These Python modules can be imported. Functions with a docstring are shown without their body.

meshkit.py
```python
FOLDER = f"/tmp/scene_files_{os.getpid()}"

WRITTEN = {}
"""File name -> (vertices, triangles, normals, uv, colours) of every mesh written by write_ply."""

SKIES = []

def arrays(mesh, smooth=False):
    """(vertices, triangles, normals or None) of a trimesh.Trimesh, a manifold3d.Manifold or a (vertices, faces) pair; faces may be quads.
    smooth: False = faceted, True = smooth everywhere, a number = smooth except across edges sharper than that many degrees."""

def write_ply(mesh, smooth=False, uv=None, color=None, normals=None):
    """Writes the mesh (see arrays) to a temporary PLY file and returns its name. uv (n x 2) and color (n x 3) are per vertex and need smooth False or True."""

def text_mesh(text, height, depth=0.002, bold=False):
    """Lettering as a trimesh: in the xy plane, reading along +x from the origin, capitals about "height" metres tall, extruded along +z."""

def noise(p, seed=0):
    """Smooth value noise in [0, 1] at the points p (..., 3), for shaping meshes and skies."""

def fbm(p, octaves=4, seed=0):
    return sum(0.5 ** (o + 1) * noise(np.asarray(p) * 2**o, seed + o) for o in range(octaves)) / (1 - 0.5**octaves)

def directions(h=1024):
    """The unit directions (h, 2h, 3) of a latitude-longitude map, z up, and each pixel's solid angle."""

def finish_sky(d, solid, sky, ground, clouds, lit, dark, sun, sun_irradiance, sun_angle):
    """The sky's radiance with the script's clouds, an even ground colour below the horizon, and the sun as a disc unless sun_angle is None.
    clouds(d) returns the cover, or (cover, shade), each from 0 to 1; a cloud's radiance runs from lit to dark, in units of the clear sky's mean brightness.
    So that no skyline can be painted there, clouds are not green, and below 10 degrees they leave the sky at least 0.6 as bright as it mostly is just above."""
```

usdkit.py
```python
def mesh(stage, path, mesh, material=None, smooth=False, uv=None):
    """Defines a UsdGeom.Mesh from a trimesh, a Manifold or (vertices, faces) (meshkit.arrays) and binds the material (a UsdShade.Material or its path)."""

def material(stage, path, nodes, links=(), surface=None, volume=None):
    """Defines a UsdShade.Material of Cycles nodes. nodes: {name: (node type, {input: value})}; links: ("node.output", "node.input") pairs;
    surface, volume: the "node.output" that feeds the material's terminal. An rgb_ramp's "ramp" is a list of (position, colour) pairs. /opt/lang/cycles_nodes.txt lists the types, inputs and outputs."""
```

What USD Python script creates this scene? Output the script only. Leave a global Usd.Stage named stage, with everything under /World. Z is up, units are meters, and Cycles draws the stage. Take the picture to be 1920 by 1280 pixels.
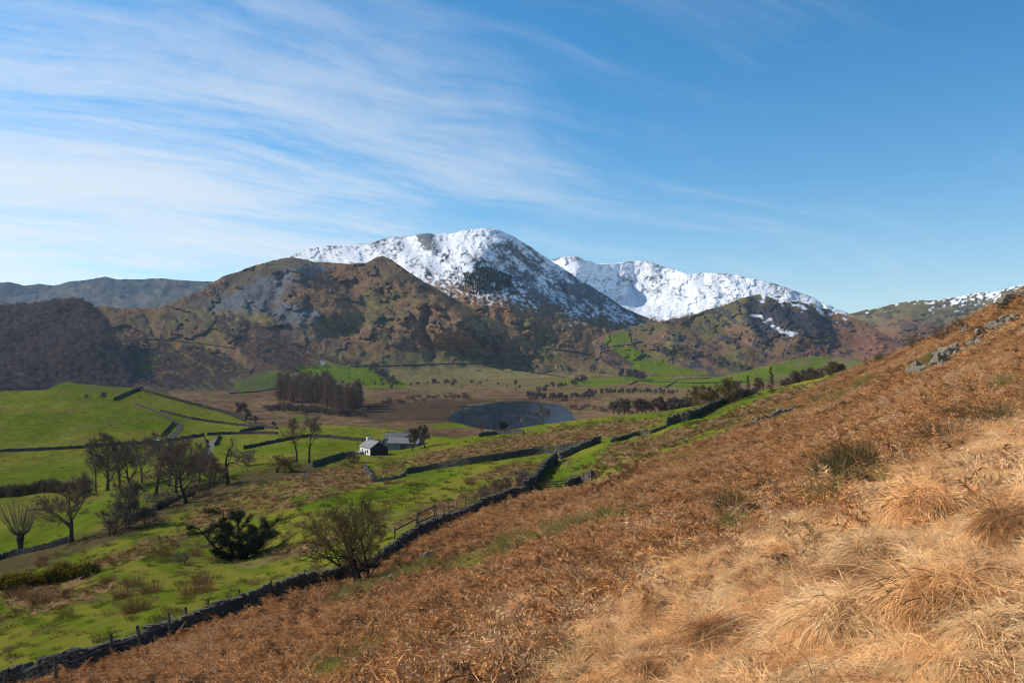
import math, random
import numpy as np
import trimesh
from scipy.interpolate import RBFInterpolator
from scipy.ndimage import map_coordinates
from pxr import Usd, UsdGeom, UsdLux, UsdShade, Sdf, Gf, Vt
import usdkit, meshkit

stage = Usd.Stage.CreateInMemory()
UsdGeom.SetStageUpAxis(stage, 'Z')
UsdGeom.SetStageMetersPerUnit(stage, 1.0)
UsdGeom.Xform.Define(stage, '/World')
UsdGeom.Scope.Define(stage, '/World/Looks')
_T = Sdf.ValueTypeNames

# ------------------------------------------------------------------ camera, sky, sun, exposure
F, CU, CV = 1920 * 28 / 36.0, 960.0, 690.0        # focal length, centre column and eye-level row for a 1920 x 1280 frame
SUN_AZ, SUN_EL = math.radians(-74), math.radians(33)
SUN_I, SKY_I, EXPOSURE = 1.2, 0.085, 0.85
cam = UsdGeom.Camera.Define(stage, '/World/camera')
cam.CreateFocalLengthAttr(28.0)
cam.CreateHorizontalApertureAttr(36.0)
cam.CreateVerticalApertureAttr(24.0)
cam.CreateVerticalApertureOffsetAttr((CV - 640) / 1920 * 36.0)
cam.CreateClippingRangeAttr(Gf.Vec2f(0.1, 60000))
cam.CreateExposureAttr(EXPOSURE)
cam.AddRotateXOp().Set(90.0)
SUN = np.array([math.sin(SUN_AZ) * math.cos(SUN_EL), math.cos(SUN_AZ) * math.cos(SUN_EL), math.sin(SUN_EL)])
sun = UsdLux.DistantLight.Define(stage, '/World/sun')
sun.CreateIntensityAttr(SUN_I)
sun.CreateAngleAttr(0.5)
sun.CreateNormalizeAttr(True)
sun.CreateColorAttr(Gf.Vec3f(1.0, 0.93, 0.82))
sun.AddTransformOp().Set(Gf.Matrix4d().SetRotate(Gf.Rotation(Gf.Vec3d(0, 0, 1), Gf.Vec3d(*SUN.tolist()))))


class Graph:
    """Collects shader nodes; an input written '@node.output' is a link."""
    def __init__(self):
        self.nodes, self.links = {}, []

    def n(self, kind, out=None, **inputs):
        name = f'{kind}_{len(self.nodes)}'
        plain = {}
        for k, v in inputs.items():
            if isinstance(v, str) and v.startswith('@'):
                self.links.append((v[1:], f'{name}.{k}'))
            else:
                plain[k] = v
        self.nodes[name] = (kind, plain)
        return '@' + name + '.' + out if out else '@' + name

    def m(self, op, a, b=0.0, c=0.0, clamp=False):
        return self.n('math', 'value', math_type=op, value1=a, value2=b, value3=c, use_clamp=clamp)

    def rng(self, x, a, b, c=0.0, d=1.0, kind='smoothstep'):
        return self.n('map_range', 'result', range_type=kind, value=x, from_min=a, from_max=b, to_min=c, to_max=d, clamp=True)

    def mix(self, fac, a, b, kind='mix'):
        return self.n('mix', 'color', mix_type=kind, fac=fac, color1=a, color2=b)

    def build(self, name, surface=None, volume=None):
        return usdkit.material(stage, '/World/Looks/' + name, self.nodes, self.links,
                               surface=surface[1:] if surface else None, volume=volume[1:] if volume else None)


def sky_material():
    g = Graph()
    sky = g.n('sky_texture', 'color', sky_type='single_scattering', sun_disc=False, sun_elevation=SUN_EL, sun_rotation=SUN_AZ,
              altitude=150.0, air_density=1.0, aerosol_density=0.45, ozone_density=3.4)
    sky = g.n('hsv', 'color', color=sky, hue=0.492, saturation=1.58, value=0.97, fac=1.0)
    d = g.n('texture_coordinate', 'generated')
    s = g.n('separate_xyz', vector=d)
    x, y, z = s + '.x', s + '.y', s + '.z'
    h = g.m('add', g.m('maximum', z, 0.0), 0.13)
    px, py = g.m('divide', x, h), g.m('divide', y, h)
    warp = g.n('noise_texture', 'fac', vector=g.n('combine_xyz', 'vector', x=px, y=py, z=2.0), scale=0.8, detail=3.0, roughness=0.5)
    a = math.radians(60)                                       # the streaks run away towards the right of the view
    al = g.m('add', g.m('multiply', px, math.sin(a)), g.m('multiply', py, math.cos(a)))
    ac = g.m('add', g.m('subtract', g.m('multiply', px, math.cos(a)), g.m('multiply', py, math.sin(a))), g.m('multiply', warp, 0.55))
    wisp = g.n('noise_texture', 'fac', vector=g.n('combine_xyz', 'vector', x=g.m('multiply', al, 0.42), y=ac, z=0.0), scale=1.25, detail=8.0, roughness=0.66, distortion=0.5)
    fine = g.n('noise_texture', 'fac', vector=g.n('combine_xyz', 'vector', x=g.m('multiply', al, 0.13), y=ac, z=3.7), scale=6.0, detail=5.0, roughness=0.62, distortion=0.3)
    big = g.n('noise_texture', 'fac', vector=g.n('combine_xyz', 'vector', x=g.m('multiply', al, 0.6), y=ac, z=9.1), scale=0.55, detail=3.0, roughness=0.5)
    wx = g.m('divide', x, g.m('maximum', y, 0.15))             # thicker veil on the sunward side
    veil = g.rng(wx, 0.62, -0.60)
    low = g.rng(z, 0.52, 0.16)
    amount = g.m('multiply', veil, g.m('multiply_add', low, 0.70, 0.30))
    thr = g.m('subtract', 0.50, g.m('multiply', amount, 0.16))
    body = g.m('add', g.m('multiply', wisp, 0.58), g.m('add', g.m('multiply', fine, 0.24), g.m('multiply', big, 0.18)))
    c = g.n('map_range', 'result', range_type='smoothstep', value=body, from_min=thr, from_max=g.m('add', thr, 0.22), to_min=0.0, to_max=1.0, clamp=True)
    c = g.m('multiply', c, g.m('multiply_add', amount, 0.56, 0.18))
    base = g.m('multiply_add', g.rng(z, 0.40, 0.0), 0.24, 0.06)          # thin high veil, paler towards the horizon
    c = g.m('add', c, g.m('multiply', base, g.m('subtract', 1.0, c)))
    col = g.mix(c, sky, (5.7, 5.75, 5.8))
    bg = g.n('background_shader', 'background', color=col, strength=SKY_I)
    return g.build('sky_look', bg)


dome = UsdLux.DomeLight.Define(stage, '/World/sky')
dome.CreateIntensityAttr(1.0)
UsdShade.MaterialBindingAPI.Apply(dome.GetPrim()).Bind(sky_material())
dome.GetPrim().SetCustomDataByKey('kind', 'structure')
# ------------------------------------------------------------------ helpers
RNG = np.random.default_rng(7)
_used = {}


def numbered(name):
    k = _used.get(name, 0)
    _used[name] = k + 1
    return name if k == 0 else f'{name}_{k:03d}'


def tag(prim, label=None, cat=None, group=None, kind=None):
    p = prim.GetPrim() if hasattr(prim, 'GetPrim') else prim
    for k, v in (('label', label), ('category', cat), ('group', group), ('kind', kind)):
        if v:
            p.SetCustomDataByKey(k, v)
    return p


def obj(name, mesh, mat, parent=None, smooth=False, tint=None):
    base = str(parent.GetPath()) if parent is not None else '/World'
    path = base + '/' + (numbered(name) if parent is None else child_name(base, name))
    m = usdkit.mesh(stage, path, mesh, mat, smooth=smooth)
    if tint is not None:
        UsdGeom.PrimvarsAPI(m).CreatePrimvar('tint', _T.Color3fArray, 'vertex').Set(Vt.Vec3fArray.FromNumpy(np.asarray(tint, np.float32)))
    return m.GetPrim()


_kids = {}


def child_name(base, name):
    k = _kids.get((base, name), 0)
    _kids[(base, name)] = k + 1
    return name if k == 0 else f'{name}_{k:03d}'


def thing(name, label, cat, loc=(0, 0, 0), rz=0.0, scale=None, group=None, tilt=None):
    x = UsdGeom.Xform.Define(stage, '/World/' + numbered(name))
    x.AddTranslateOp().Set(Gf.Vec3d(*map(float, loc)))
    if rz:
        x.AddRotateZOp().Set(math.degrees(rz))
    if tilt:
        x.AddRotateXYZOp().Set(Gf.Vec3f(*tilt))
    if scale is not None:
        x.AddScaleOp().Set(Gf.Vec3f(*(map(float, scale) if np.ndim(scale) else [float(scale)] * 3)))
    return tag(x, label, cat, group)


def klass(name):
    return stage.CreateClassPrim('/World/' + name)


def use(cls, name, label, cat, loc, rz=0.0, scale=1.0, group=None):
    p = thing(name, label, cat, loc, rz, scale, group)
    p.GetReferences().AddInternalReference(cls.GetPath())
    p.SetInstanceable(True)
    return p


def lin(pts, x, col=1):
    p = np.asarray(pts, float)
    return np.interp(x, p[:, 0], p[:, col])


def fbm2(a, b, scale, octaves=4, seed=0, c=0.0):
    p = np.stack([np.asarray(a) / scale, np.asarray(b) / scale, np.full(np.shape(a), c + seed * 3.17)], -1)
    return meshkit.fbm(p, octaves, seed) - 0.5


def ridged(a, b, scale, octaves=4, seed=0):
    out, amp, tot = 0, 1.0, 0
    for o in range(octaves):
        n = fbm2(a, b, scale / 2 ** o, 1, seed + o * 11)
        out = out + amp * (1 - np.abs(n) * 4)
        tot += amp
        amp *= 0.55
    return out / tot


def sstep(a, b, x):
    t = np.clip((x - a) / (b - a), 0, 1)
    return t * t * (3 - 2 * t)


def sdist(poly, u, v):
    """Signed distance (positive inside) of points to a polygon."""
    p = np.asarray(poly, float)
    u, v = np.asarray(u, float), np.asarray(v, float)
    d = np.full(u.shape, 1e18)
    ins = np.zeros(u.shape, bool)
    for (x0, y0), (x1, y1) in zip(p, np.roll(p, -1, 0)):
        ex, ey = x1 - x0, y1 - y0
        t = np.clip(((u - x0) * ex + (v - y0) * ey) / (ex * ex + ey * ey + 1e-9), 0, 1)
        d = np.minimum(d, (u - x0 - t * ex) ** 2 + (v - y0 - t * ey) ** 2)
        if y0 != y1:
            c = ((y0 > v) != (y1 > v)) & (u < (x1 - x0) * (v - y0) / (y1 - y0) + x0)
            ins ^= c
    d = np.sqrt(d)
    return np.where(ins, d, -d)


def pmask(poly, u, v, feather=8.0, wob=0.0):
    """Soft membership 0..1 of the points in a polygon; wob is a ragged shift of the edge."""
    p = np.asarray(poly, float)
    pad = feather + np.max(np.abs(wob)) + 2
    near = (u > p[:, 0].min() - pad) & (u < p[:, 0].max() + pad) & (v > p[:, 1].min() - pad) & (v < p[:, 1].max() + pad)
    out = np.zeros(np.shape(u))
    if near.any():
        w = wob[near] if np.ndim(wob) else wob
        out[near] = sstep(-feather, feather, sdist(poly, u[near], v[near]) + w)
    return out


def lerp(col, c, m):
    return col + (np.asarray(c) - col) * m[..., None]


def P(u, v, Y):
    u, v, Y = np.broadcast_arrays(np.asarray(u, float), np.asarray(v, float), np.asarray(Y, float))
    return np.stack([Y * (u - CU) / F, Y, Y * (CV - v) / F], -1)


def grid_faces(nr, nc):
    i = np.arange(nr * nc).reshape(nr, nc)
    a, b, c, d = i[:-1, :-1].ravel(), i[:-1, 1:].ravel(), i[1:, 1:].ravel(), i[1:, :-1].ravel()
    return np.vstack([np.stack([a, b, c], 1), np.stack([a, c, d], 1)])


# ------------------------------------------------------------------ materials
def land_look(name, s1=0.05, s2=0.6, amp=0.35, bump=0.6, dist=1.0, rough=0.95, extra=None):
    """Ground cover from the mesh's tint, broken up by two sizes of noise."""
    g = Graph()
    t = g.n('attribute', 'color', attribute='tint')
    pos = g.n('geometry', 'position')
    a = g.n('noise_texture', 'fac', vector=pos, scale=s1, detail=3.0, roughness=0.6)
    b = g.n('noise_texture', 'fac', vector=pos, scale=s2, detail=4.0, roughness=0.65)
    k = g.m('add', g.m('multiply', a, amp), g.m('multiply', b, amp))
    k = g.m('add', g.m('multiply', k, 2.0), 1.0 - 2.0 * amp)
    col = g.n('vector_math', 'vector', vector_math_type='scale', vector1=t, scale=k) if False else g.mix(1.0, t, g.n('combine_color', 'color', r=k, g=k, b=k), 'multiply')
    bm = g.n('bump', 'normal', height=b, strength=bump, distance=dist)
    p = g.n('diffuse_bsdf', 'BSDF', color=col, roughness=0.6, normal=bm)
    return g.build(name, p)


def plain_look(name, c1, c2, scale=3.0, rough=0.85, spec=0.08, vary=0.0, trans=None, metallic=0.0, bump=0.0):
    g = Graph()
    o = g.n('texture_coordinate', 'object')
    n = g.n('noise_texture', 'fac', vector=o, scale=scale, detail=2.0, roughness=0.6)
    col = g.mix(g.rng(n, 0.3, 0.7), c1, c2)
    if vary:
        r = g.n('object_info', 'random')
        k = g.m('multiply_add', r, vary, 1.0 - vary / 2)
        col = g.mix(1.0, col, g.n('combine_color', 'color', r=k, g=k, b=k), 'multiply')
    kw = {}
    if bump:
        kw['normal'] = g.n('bump', 'normal', height=n, strength=bump, distance=0.05)
    if rough >= 0.8:
        p = g.n('diffuse_bsdf', 'BSDF', color=col, roughness=0.4, **kw)
    else:
        p = g.n('principled_bsdf', 'BSDF', base_color=col, roughness=rough, specular_ior_level=spec, metallic=metallic, **kw)
    if trans:
        t = g.n('translucent_bsdf', 'BSDF', color=col)
        p = g.n('mix_closure', 'closure', fac=trans, closure1=p, closure2=t)
    return g.build(name, p)
# ------------------------------------------------------------------ the lie of the land (rows and columns of a 1920 x 1280 view turned into metres)
VALLEY = [(560, 2900), (640, 2500), (660, 2380), (680, 2220), (690, 2110), (700, 1990), (710, 1850), (720, 1690), (730, 1480), (740, 1230), (752, 1000), (760, 895), (770, 785),
          (780, 690), (790, 622), (800, 568), (820, 482), (850, 391), (900, 298), (1000, 202), (1300, 103)]


def Yvalley(u, v):
    return np.exp(lin([(a, math.log(b)) for a, b in VALLEY], v))


HILL = np.array([
    (1920,1280,3.9),(960,1280,7.7),(480,1280,14.9),(200,1280,30),(0,1290,40),(1920,1000,7.1),(1920,900,10.5),(1920,800,17.5),(1920,700,40),(1920,600,78),(1920,535,112),
    (1500,1280,5.0),(1500,1100,7.9),(1500,1000,11.6),(1500,900,21),(1500,850,35),(1500,800,64),(1500,760,118),(1500,718,215),
    (1700,1280,4.4),(1700,1100,6.6),(1700,900,13.5),(1700,800,29),(1700,700,88),(1700,650,160),(1700,1000,9.2),
    (1200,1280,6.2),(1200,1100,11.4),(1200,1000,21),(1200,950,35),(1200,900,60),(1200,850,103),(1200,815,165),(1200,775,280),
    (960,1180,11.4),(960,1100,17.7),(960,1000,45),(960,960,70),(985,925,100),(960,900,125),(960,860,165),(960,820,260),(960,800,320),
    (700,1280,10.4),(700,1180,18),(700,1120,34),(690,1070,58),(480,1200,28),(450,1145,50),(320,1190,45),(200,1235,42),(560,1100,54),
    (0,1200,58),(0,1120,85),(0,1050,160),(0,1000,203),(0,935,262),(0,850,385),(0,790,480),(0,733,620),
    (300,1130,62),(300,1050,95),(300,980,150),(300,930,200),(300,880,290),(300,850,355),(300,800,450),(300,740,640),
    (430,1040,105),(430,1000,128),(430,930,175),(430,895,205),(430,850,315),(430,800,475),(430,775,585),
    (600,1000,92),(600,950,125),(600,900,180),(600,865,238),(600,830,330),(600,798,450),
    (790,1000,72),(760,950,100),(760,900,150),(760,870,215),(760,845,285),(760,808,385),(860,970,82),(860,900,135),(860,860,190),(860,822,285),
    (1090,1000,31),(1090,960,48),(1090,930,75),(1090,905,106),(1090,845,152),(1090,810,215),(1090,786,320),(1090,1100,14.2),
    (1300,1050,12.2),(1300,950,25),(1300,900,46),(1300,850,80),(1300,800,138),(1300,785,165),(1300,760,280),
    (1400,850,57),(1400,800,103),(1400,760,172),(1400,735,265),(1600,900,17.5),(1600,800,44),(1600,750,80),(1600,700,162),(1600,688,200),
    (1800,700,56),(1800,650,92),(1800,600,132),(-250,1290,75),(-250,1100,130),(-250,900,330),(-250,745,640),(-250,1450,30),(0,1450,13.6),
    (2200,1280,3.44),(2200,900,7.3),(2200,700,22),(2200,550,48),(2200,450,78),(1920,1700,2.35),(960,1700,3.33),(0,1700,5.7),(-250,1700,7.0),(2200,1700,2.16),(480,1700,4.3),(1440,1700,2.8),
    (480,1450,7.6),(960,1450,4.9),(1440,1450,3.7),(1920,1450,2.95)], float)
_su, _sv = 1 / 300.0, 1 / 110.0
_gu, _gv = np.arange(-400, 2420, 20.0), np.arange(420, 1760, 8.0)
_rb = RBFInterpolator(HILL[:, :2] * [_su, _sv], np.log(HILL[:, 2]), kernel='thin_plate_spline', smoothing=0.004)
_gg = np.stack(np.meshgrid(_gu, _gv, indexing='ij'), -1)
_lt = _rb(_gg.reshape(-1, 2) * [_su, _sv]).reshape(_gg.shape[:2])


def Yhill_raw(u, v):
    u, v = np.broadcast_arrays(np.asarray(u, float), np.asarray(v, float))
    c = np.stack([(u - _gu[0]) / 20.0, (v - _gv[0]) / 8.0])
    return np.exp(map_coordinates(_lt, c.reshape(2, -1), order=1, mode='nearest').reshape(u.shape))


BROW = [(-420, 752), (-250, 745), (0, 733), (85, 731), (150, 735), (215, 741), (245, 738), (268, 728), (300, 736), (340, 748), (400, 767), (440, 781), (475, 797), (520, 800),
        (600, 797), (660, 798), (740, 805), (800, 815), (860, 821), (930, 810), (1000, 798), (1090, 786), (1170, 778), (1250, 770), (1330, 756), (1400, 737), (1450, 727), (1500, 716),
        (1560, 702), (1600, 688), (1650, 671), (1700, 651), (1750, 627), (1780, 611), (1820, 590), (1850, 574), (1890, 553), (1920, 535), (2000, 500), (2200, 430), (2420, 380)]


def brow(u):
    return lin(BROW, u)


TUSPX = [(1740, 985, 1.15), (1640, 1070, .85), (1592, 1105, .6), (1780, 1190, 1.05), (1585, 1215, .95), (1345, 1225, .75), (1470, 1060, .7), (1500, 1005, .6), (1905, 1015, .8), (1690, 1040, .55), (1420, 1090, .6), (1860, 1120, .6),
         (985, 1150, .75), (1035, 1125, .55), (1320, 1110, .55), (1880, 1230, .7), (1705, 1130, .6), (1230, 1160, .6)]
_mr = np.random.default_rng(77)
MOUNDS = [(*P(u, v, Yhill_raw(u, v))[:2], 0.30 * s, 0.30 * s) for u, v, s in TUSPX]
for _ in range(300):                                     # smaller hummocks through the straw and the near bracken
    _u, _v = _mr.uniform(850, 1960), _mr.uniform(880, 1290)
    _p = P(_u, _v, Yhill_raw(_u, _v))
    MOUNDS.append((_p[0], _p[1], _mr.uniform(0.14, 0.30), _mr.uniform(0.05, 0.14)))


def lumps(x, y, Y):
    """Unevenness of the slope in metres: tussocks near, hummocks farther off."""
    k = np.clip(Y / 30.0, 0.25, 1.0)
    s = 0.20 * k * fbm2(x, y, 2.2, 4, 3) * 2
    s = s + np.clip(Y / 100, 0, 1) * 0.9 * fbm2(x, y, 14, 3, 5)
    near = Y < 45
    if np.any(near):
        xn, yn = x[near], y[near]
        add = np.zeros(xn.shape)
        for mx, my, r, h in MOUNDS:
            d = np.hypot(xn - mx, yn - my) / r
            add = np.maximum(add, h * sstep(1.25, 0.45, d))
        s = np.array(s)
        s[near] += add
    smooth = sstep(330, 230, Y)
    return s * (0.25 + 0.75 * smooth)



def ground(u, v):
    """Point of the near hillside seen at a column and row."""
    Y = Yhill_raw(u, v)
    p = np.atleast_2d(P(u, v, Y)) if np.ndim(Y) == 0 else P(u, v, Y)
    Y = np.atleast_1d(Y) if np.ndim(Y) == 0 else Y
    p[..., 2] += lumps(p[..., 0], p[..., 1], Y)
    return p[0] if np.ndim(u) == 0 and np.ndim(v) == 0 else p


# ---- colours (albedo)
GREEN, GREEN2, GREEN3 = (0.085, 0.113, 0.010), (0.135, 0.132, 0.020), (0.064, 0.102, 0.008)
BRACK, BRACK2, STRAW, TAN = (0.085, 0.045, 0.023), (0.045, 0.025, 0.015), (0.26, 0.165, 0.08), (0.135, 0.098, 0.042)  # bracken ground tint darkened to stand for shade in gaps between fronds
MOOR, MOOR2, OLIVE, BOG = (0.125, 0.076, 0.042), (0.068, 0.045, 0.030), (0.105, 0.088, 0.034), (0.135, 0.086, 0.048)
ROCK, ROCK2, SCREE, SNOW = (0.065, 0.066, 0.070), (0.036, 0.038, 0.044), (0.090, 0.092, 0.098), (0.64, 0.66, 0.70)
WOODC = (0.062, 0.046, 0.040)

BRACKEN_POLY = [(-60, 1345), (40, 1285), (130, 1266), (320, 1198), (450, 1152), (560, 1108), (690, 1075), (790, 1005), (860, 974), (985, 931), (1060, 919), (1115, 904), (1200, 868), (1300, 832),
                (1400, 795), (1500, 742), (1560, 712), (1600, 687), (1650, 670), (1700, 650), (1780, 609), (1850, 573), (1920, 533), (2100, 460), (2420, 430), (2420, 1760), (-420, 1760)]
STRAW_POLY = [(1030, 1300), (1090, 1200), (1130, 1140), (1240, 1065), (1330, 1015), (1430, 985), (1560, 960), (1640, 915), (1730, 862), (1800, 820), (1870, 795), (1960, 770), (2420, 700), (2420, 1760), (900, 1760)]
GREEN_STREAKS = [[(820, 1070), (870, 1040), (960, 1010), (1060, 980), (1180, 950), (1200, 960), (1100, 995), (980, 1030), (880, 1075)],
                 [(640, 1100), (690, 1085), (790, 1050), (830, 1055), (740, 1095), (660, 1125), (620, 1140)],
                 [(560, 1275), (640, 1225), (720, 1200), (790, 1195), (700, 1240), (640, 1280)], [(820, 1175), (880, 1165), (900, 1180), (850, 1190)],
                 [(1320, 985), (1400, 968), (1420, 980), (1340, 1000)], [(1500, 935), (1560, 915), (1640, 885), (1700, 870), (1690, 890), (1590, 930), (1510, 950)],
                 [(1880, 720), (1920, 708), (1920, 728), (1890, 735)], [(1450, 770), (1560, 735), (1640, 700), (1660, 705), (1580, 748), (1470, 790)],
                 [(1700, 690), (1770, 655), (1790, 665), (1720, 705)], [(1040, 1265), (1080, 1235), (1100, 1240), (1070, 1280)], [(1250, 860), (1330, 835), (1340, 842), (1260, 870)]]
SLOPE_BROWN = [[(330, 975), (400, 935), (480, 905), (560, 890), (640, 868), (690, 880), (700, 905), (640, 930), (560, 948), (470, 965), (380, 990)],
               [(180, 1050), (260, 1020), (350, 1000), (330, 1025), (240, 1055), (170, 1070)], [(-100, 1180), (0, 1150), (120, 1110), (230, 1085), (210, 1105), (90, 1145), (-60, 1200)],
               [(690, 895), (760, 860), (860, 835), (960, 815), (1060, 812), (960, 850), (860, 862), (760, 880)], [(930, 845), (1040, 805), (1180, 785), (1240, 785), (1180, 810), (1060, 835)],
               [(740, 985), (800, 945), (880, 920), (980, 895), (1010, 905), (960, 925), (880, 950), (800, 980)], [(880, 895), (960, 870), (1040, 858), (1010, 880), (930, 900)],
               [(1150, 835), (1240, 812), (1330, 785), (1420, 750), (1520, 720), (1600, 695), (1590, 712), (1480, 752), (1390, 790), (1290, 828), (1190, 868), (1110, 900), (1060, 910), (1100, 870)],
               [(500, 1030), (580, 1010), (640, 1000), (600, 1030), (520, 1045)], [(0, 1115), (90, 1085), (170, 1070), (170, 1090), (60, 1130), (0, 1145)]]
FLAT_GREEN = [[(-420, 1044), (0, 1042), (130, 1005), (250, 962), (360, 918), (460, 885), (560, 862), (640, 850), (690, 835), (760, 815), (860, 818), (860, 800), (600, 790), (480, 790), (440, 770), (260, 720), (0, 725), (-420, 740)]]
FRESH = [[(720, 900), (760, 880), (840, 868), (900, 855), (960, 850), (900, 872), (800, 892)], [(540, 930), (640, 925), (760, 908), (880, 885), (800, 915), (660, 950), (560, 960)],
         [(1030, 905), (1050, 880), (1110, 850), (1160, 838), (1130, 870), (1070, 903)], [(1240, 795), (1300, 775), (1380, 750), (1470, 728), (1440, 745), (1340, 785), (1260, 812)],
         [(1060, 800), (1150, 785), (1270, 768), (1300, 768), (1240, 785), (1130, 800)]]


def hillside_tint(u, v, x, y, Y):
    n1, n2, n3 = fbm2(x, y, 9, 4, 21), fbm2(x * 0.5 + y * 0.2, y, 5, 4, 22), fbm2(u * 0.45 + v * 0.9, v * 2.2 - u * 0.75, 60, 4, 23)
    wob = n1 * 40 + n2 * 20
    col = np.zeros(u.shape + (3,)) + np.asarray(GREEN2)
    col = lerp(col, GREEN, sstep(-0.12, 0.14, n3 + n1 * 0.4))
    col = lerp(col, TAN, sstep(0.06, 0.22, n1 * 0.8 + n3 * 0.6 - 0.02) * 0.75)
    for q in SLOPE_BROWN:
        m = pmask(q, u, v, 8, wob * 0.8)
        col = lerp(col, lerp(np.zeros_like(col) + np.asarray(TAN), BRACK, sstep(-0.1, 0.1, n2)), m * (0.35 + 0.4 * sstep(-.1, .1, n1)))
    for q in FRESH:
        col = lerp(col, GREEN3, pmask(q, u, v, 5, wob * 0.25) * 0.9)
    for q in FLAT_GREEN:
        m = pmask(q, u, v, 4, wob * 0.10)
        gcol = np.zeros_like(col) + np.asarray(GREEN)
        gcol = lerp(gcol, GREEN2, sstep(-0.15, 0.15, fbm2(x, y, 45, 5, 31)) * 0.9)
        gcol = lerp(gcol, TAN, sstep(0.10, 0.25, fbm2(x, y, 16, 5, 35)) * 0.45)
        gcol = gcol * (1 + 0.6 * fbm2(x + y * 0.3, y * 0.2, 9, 3, 33) + 0.7 * fbm2(x, y, 3.0, 3, 36))[..., None]
        col = lerp(col, gcol, m)
    # verge of rough growth at the slope's foot
    foot = [(-100, 1062), (0, 1046), (130, 1008), (250, 962), (360, 915), (460, 884), (520, 872), (600, 866), (590, 890), (480, 908), (360, 955), (250, 1000), (130, 1045), (0, 1075)]
    col = lerp(col, MOOR2, pmask(foot, u, v, 8, wob * 0.7) * 0.8)
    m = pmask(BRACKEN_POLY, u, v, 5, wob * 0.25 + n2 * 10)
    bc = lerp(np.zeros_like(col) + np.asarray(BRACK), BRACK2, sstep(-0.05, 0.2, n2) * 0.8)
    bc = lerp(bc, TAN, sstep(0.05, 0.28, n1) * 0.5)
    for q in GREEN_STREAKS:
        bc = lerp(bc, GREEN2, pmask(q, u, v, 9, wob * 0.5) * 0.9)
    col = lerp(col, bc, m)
    sm = pmask(STRAW_POLY, u, v, 22, wob * 1.0)
    sc = lerp(np.zeros_like(col) + np.asarray(STRAW), BRACK, sstep(-0.05, 0.2, fbm2(x, y, 1.1, 4, 37) + 0.4 * n2) * 0.8)
    return lerp(col, sc, sm), m, sm


LAND = land_look('land_near', 0.5, 6.0, 0.32, 0.5, 0.08)
FAR = land_look('land_far', 0.012, 0.09, 0.30, 0.5, 1.6)
SNOWY = land_look('land_snow', 0.015, 0.12, 0.10, 0.4, 1.5, rough=0.8)


def sheet(name, pts, tint, mat):
    nr, nc = pts.shape[:2]
    return tag(obj(name, (pts.reshape(-1, 3), grid_faces(nr, nc)[:, ::-1]), mat, smooth=True, tint=tint.reshape(-1, 3)), kind='structure')


# near hillside with the lower fields
uu = np.concatenate([np.arange(-420, -120, 20), np.arange(-120, 2040, 4.0), np.arange(2040, 2421, 20)])
ss = np.concatenate([np.linspace(0, 0.16, 40)[:-1], np.linspace(0.16, 1, 230), 1 + np.geomspace(0.02, 0.75, 24)])
b = brow(uu)
vv = b[None, :] + ss[:, None] * (1290 - b)[None, :]
UU = np.broadcast_to(uu, vv.shape)
g = ground(UU, vv)
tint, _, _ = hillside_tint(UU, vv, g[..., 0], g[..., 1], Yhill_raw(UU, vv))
backs, k = [], g[0].copy()
for i in range(1, 7):                                    # over the brow and down into the valley behind it
    r = k.copy()
    r[:, :2] *= (1 + 0.035 * i) if i < 9 else 1
    r[:, 2] = k[:, 2] - (0.35 * i * i + 1.2 * i) * np.clip(k[:, 1] / 150, 0.5, 3)
    backs.append(r)
g = np.concatenate([np.array(backs[::-1]), g])
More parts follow.
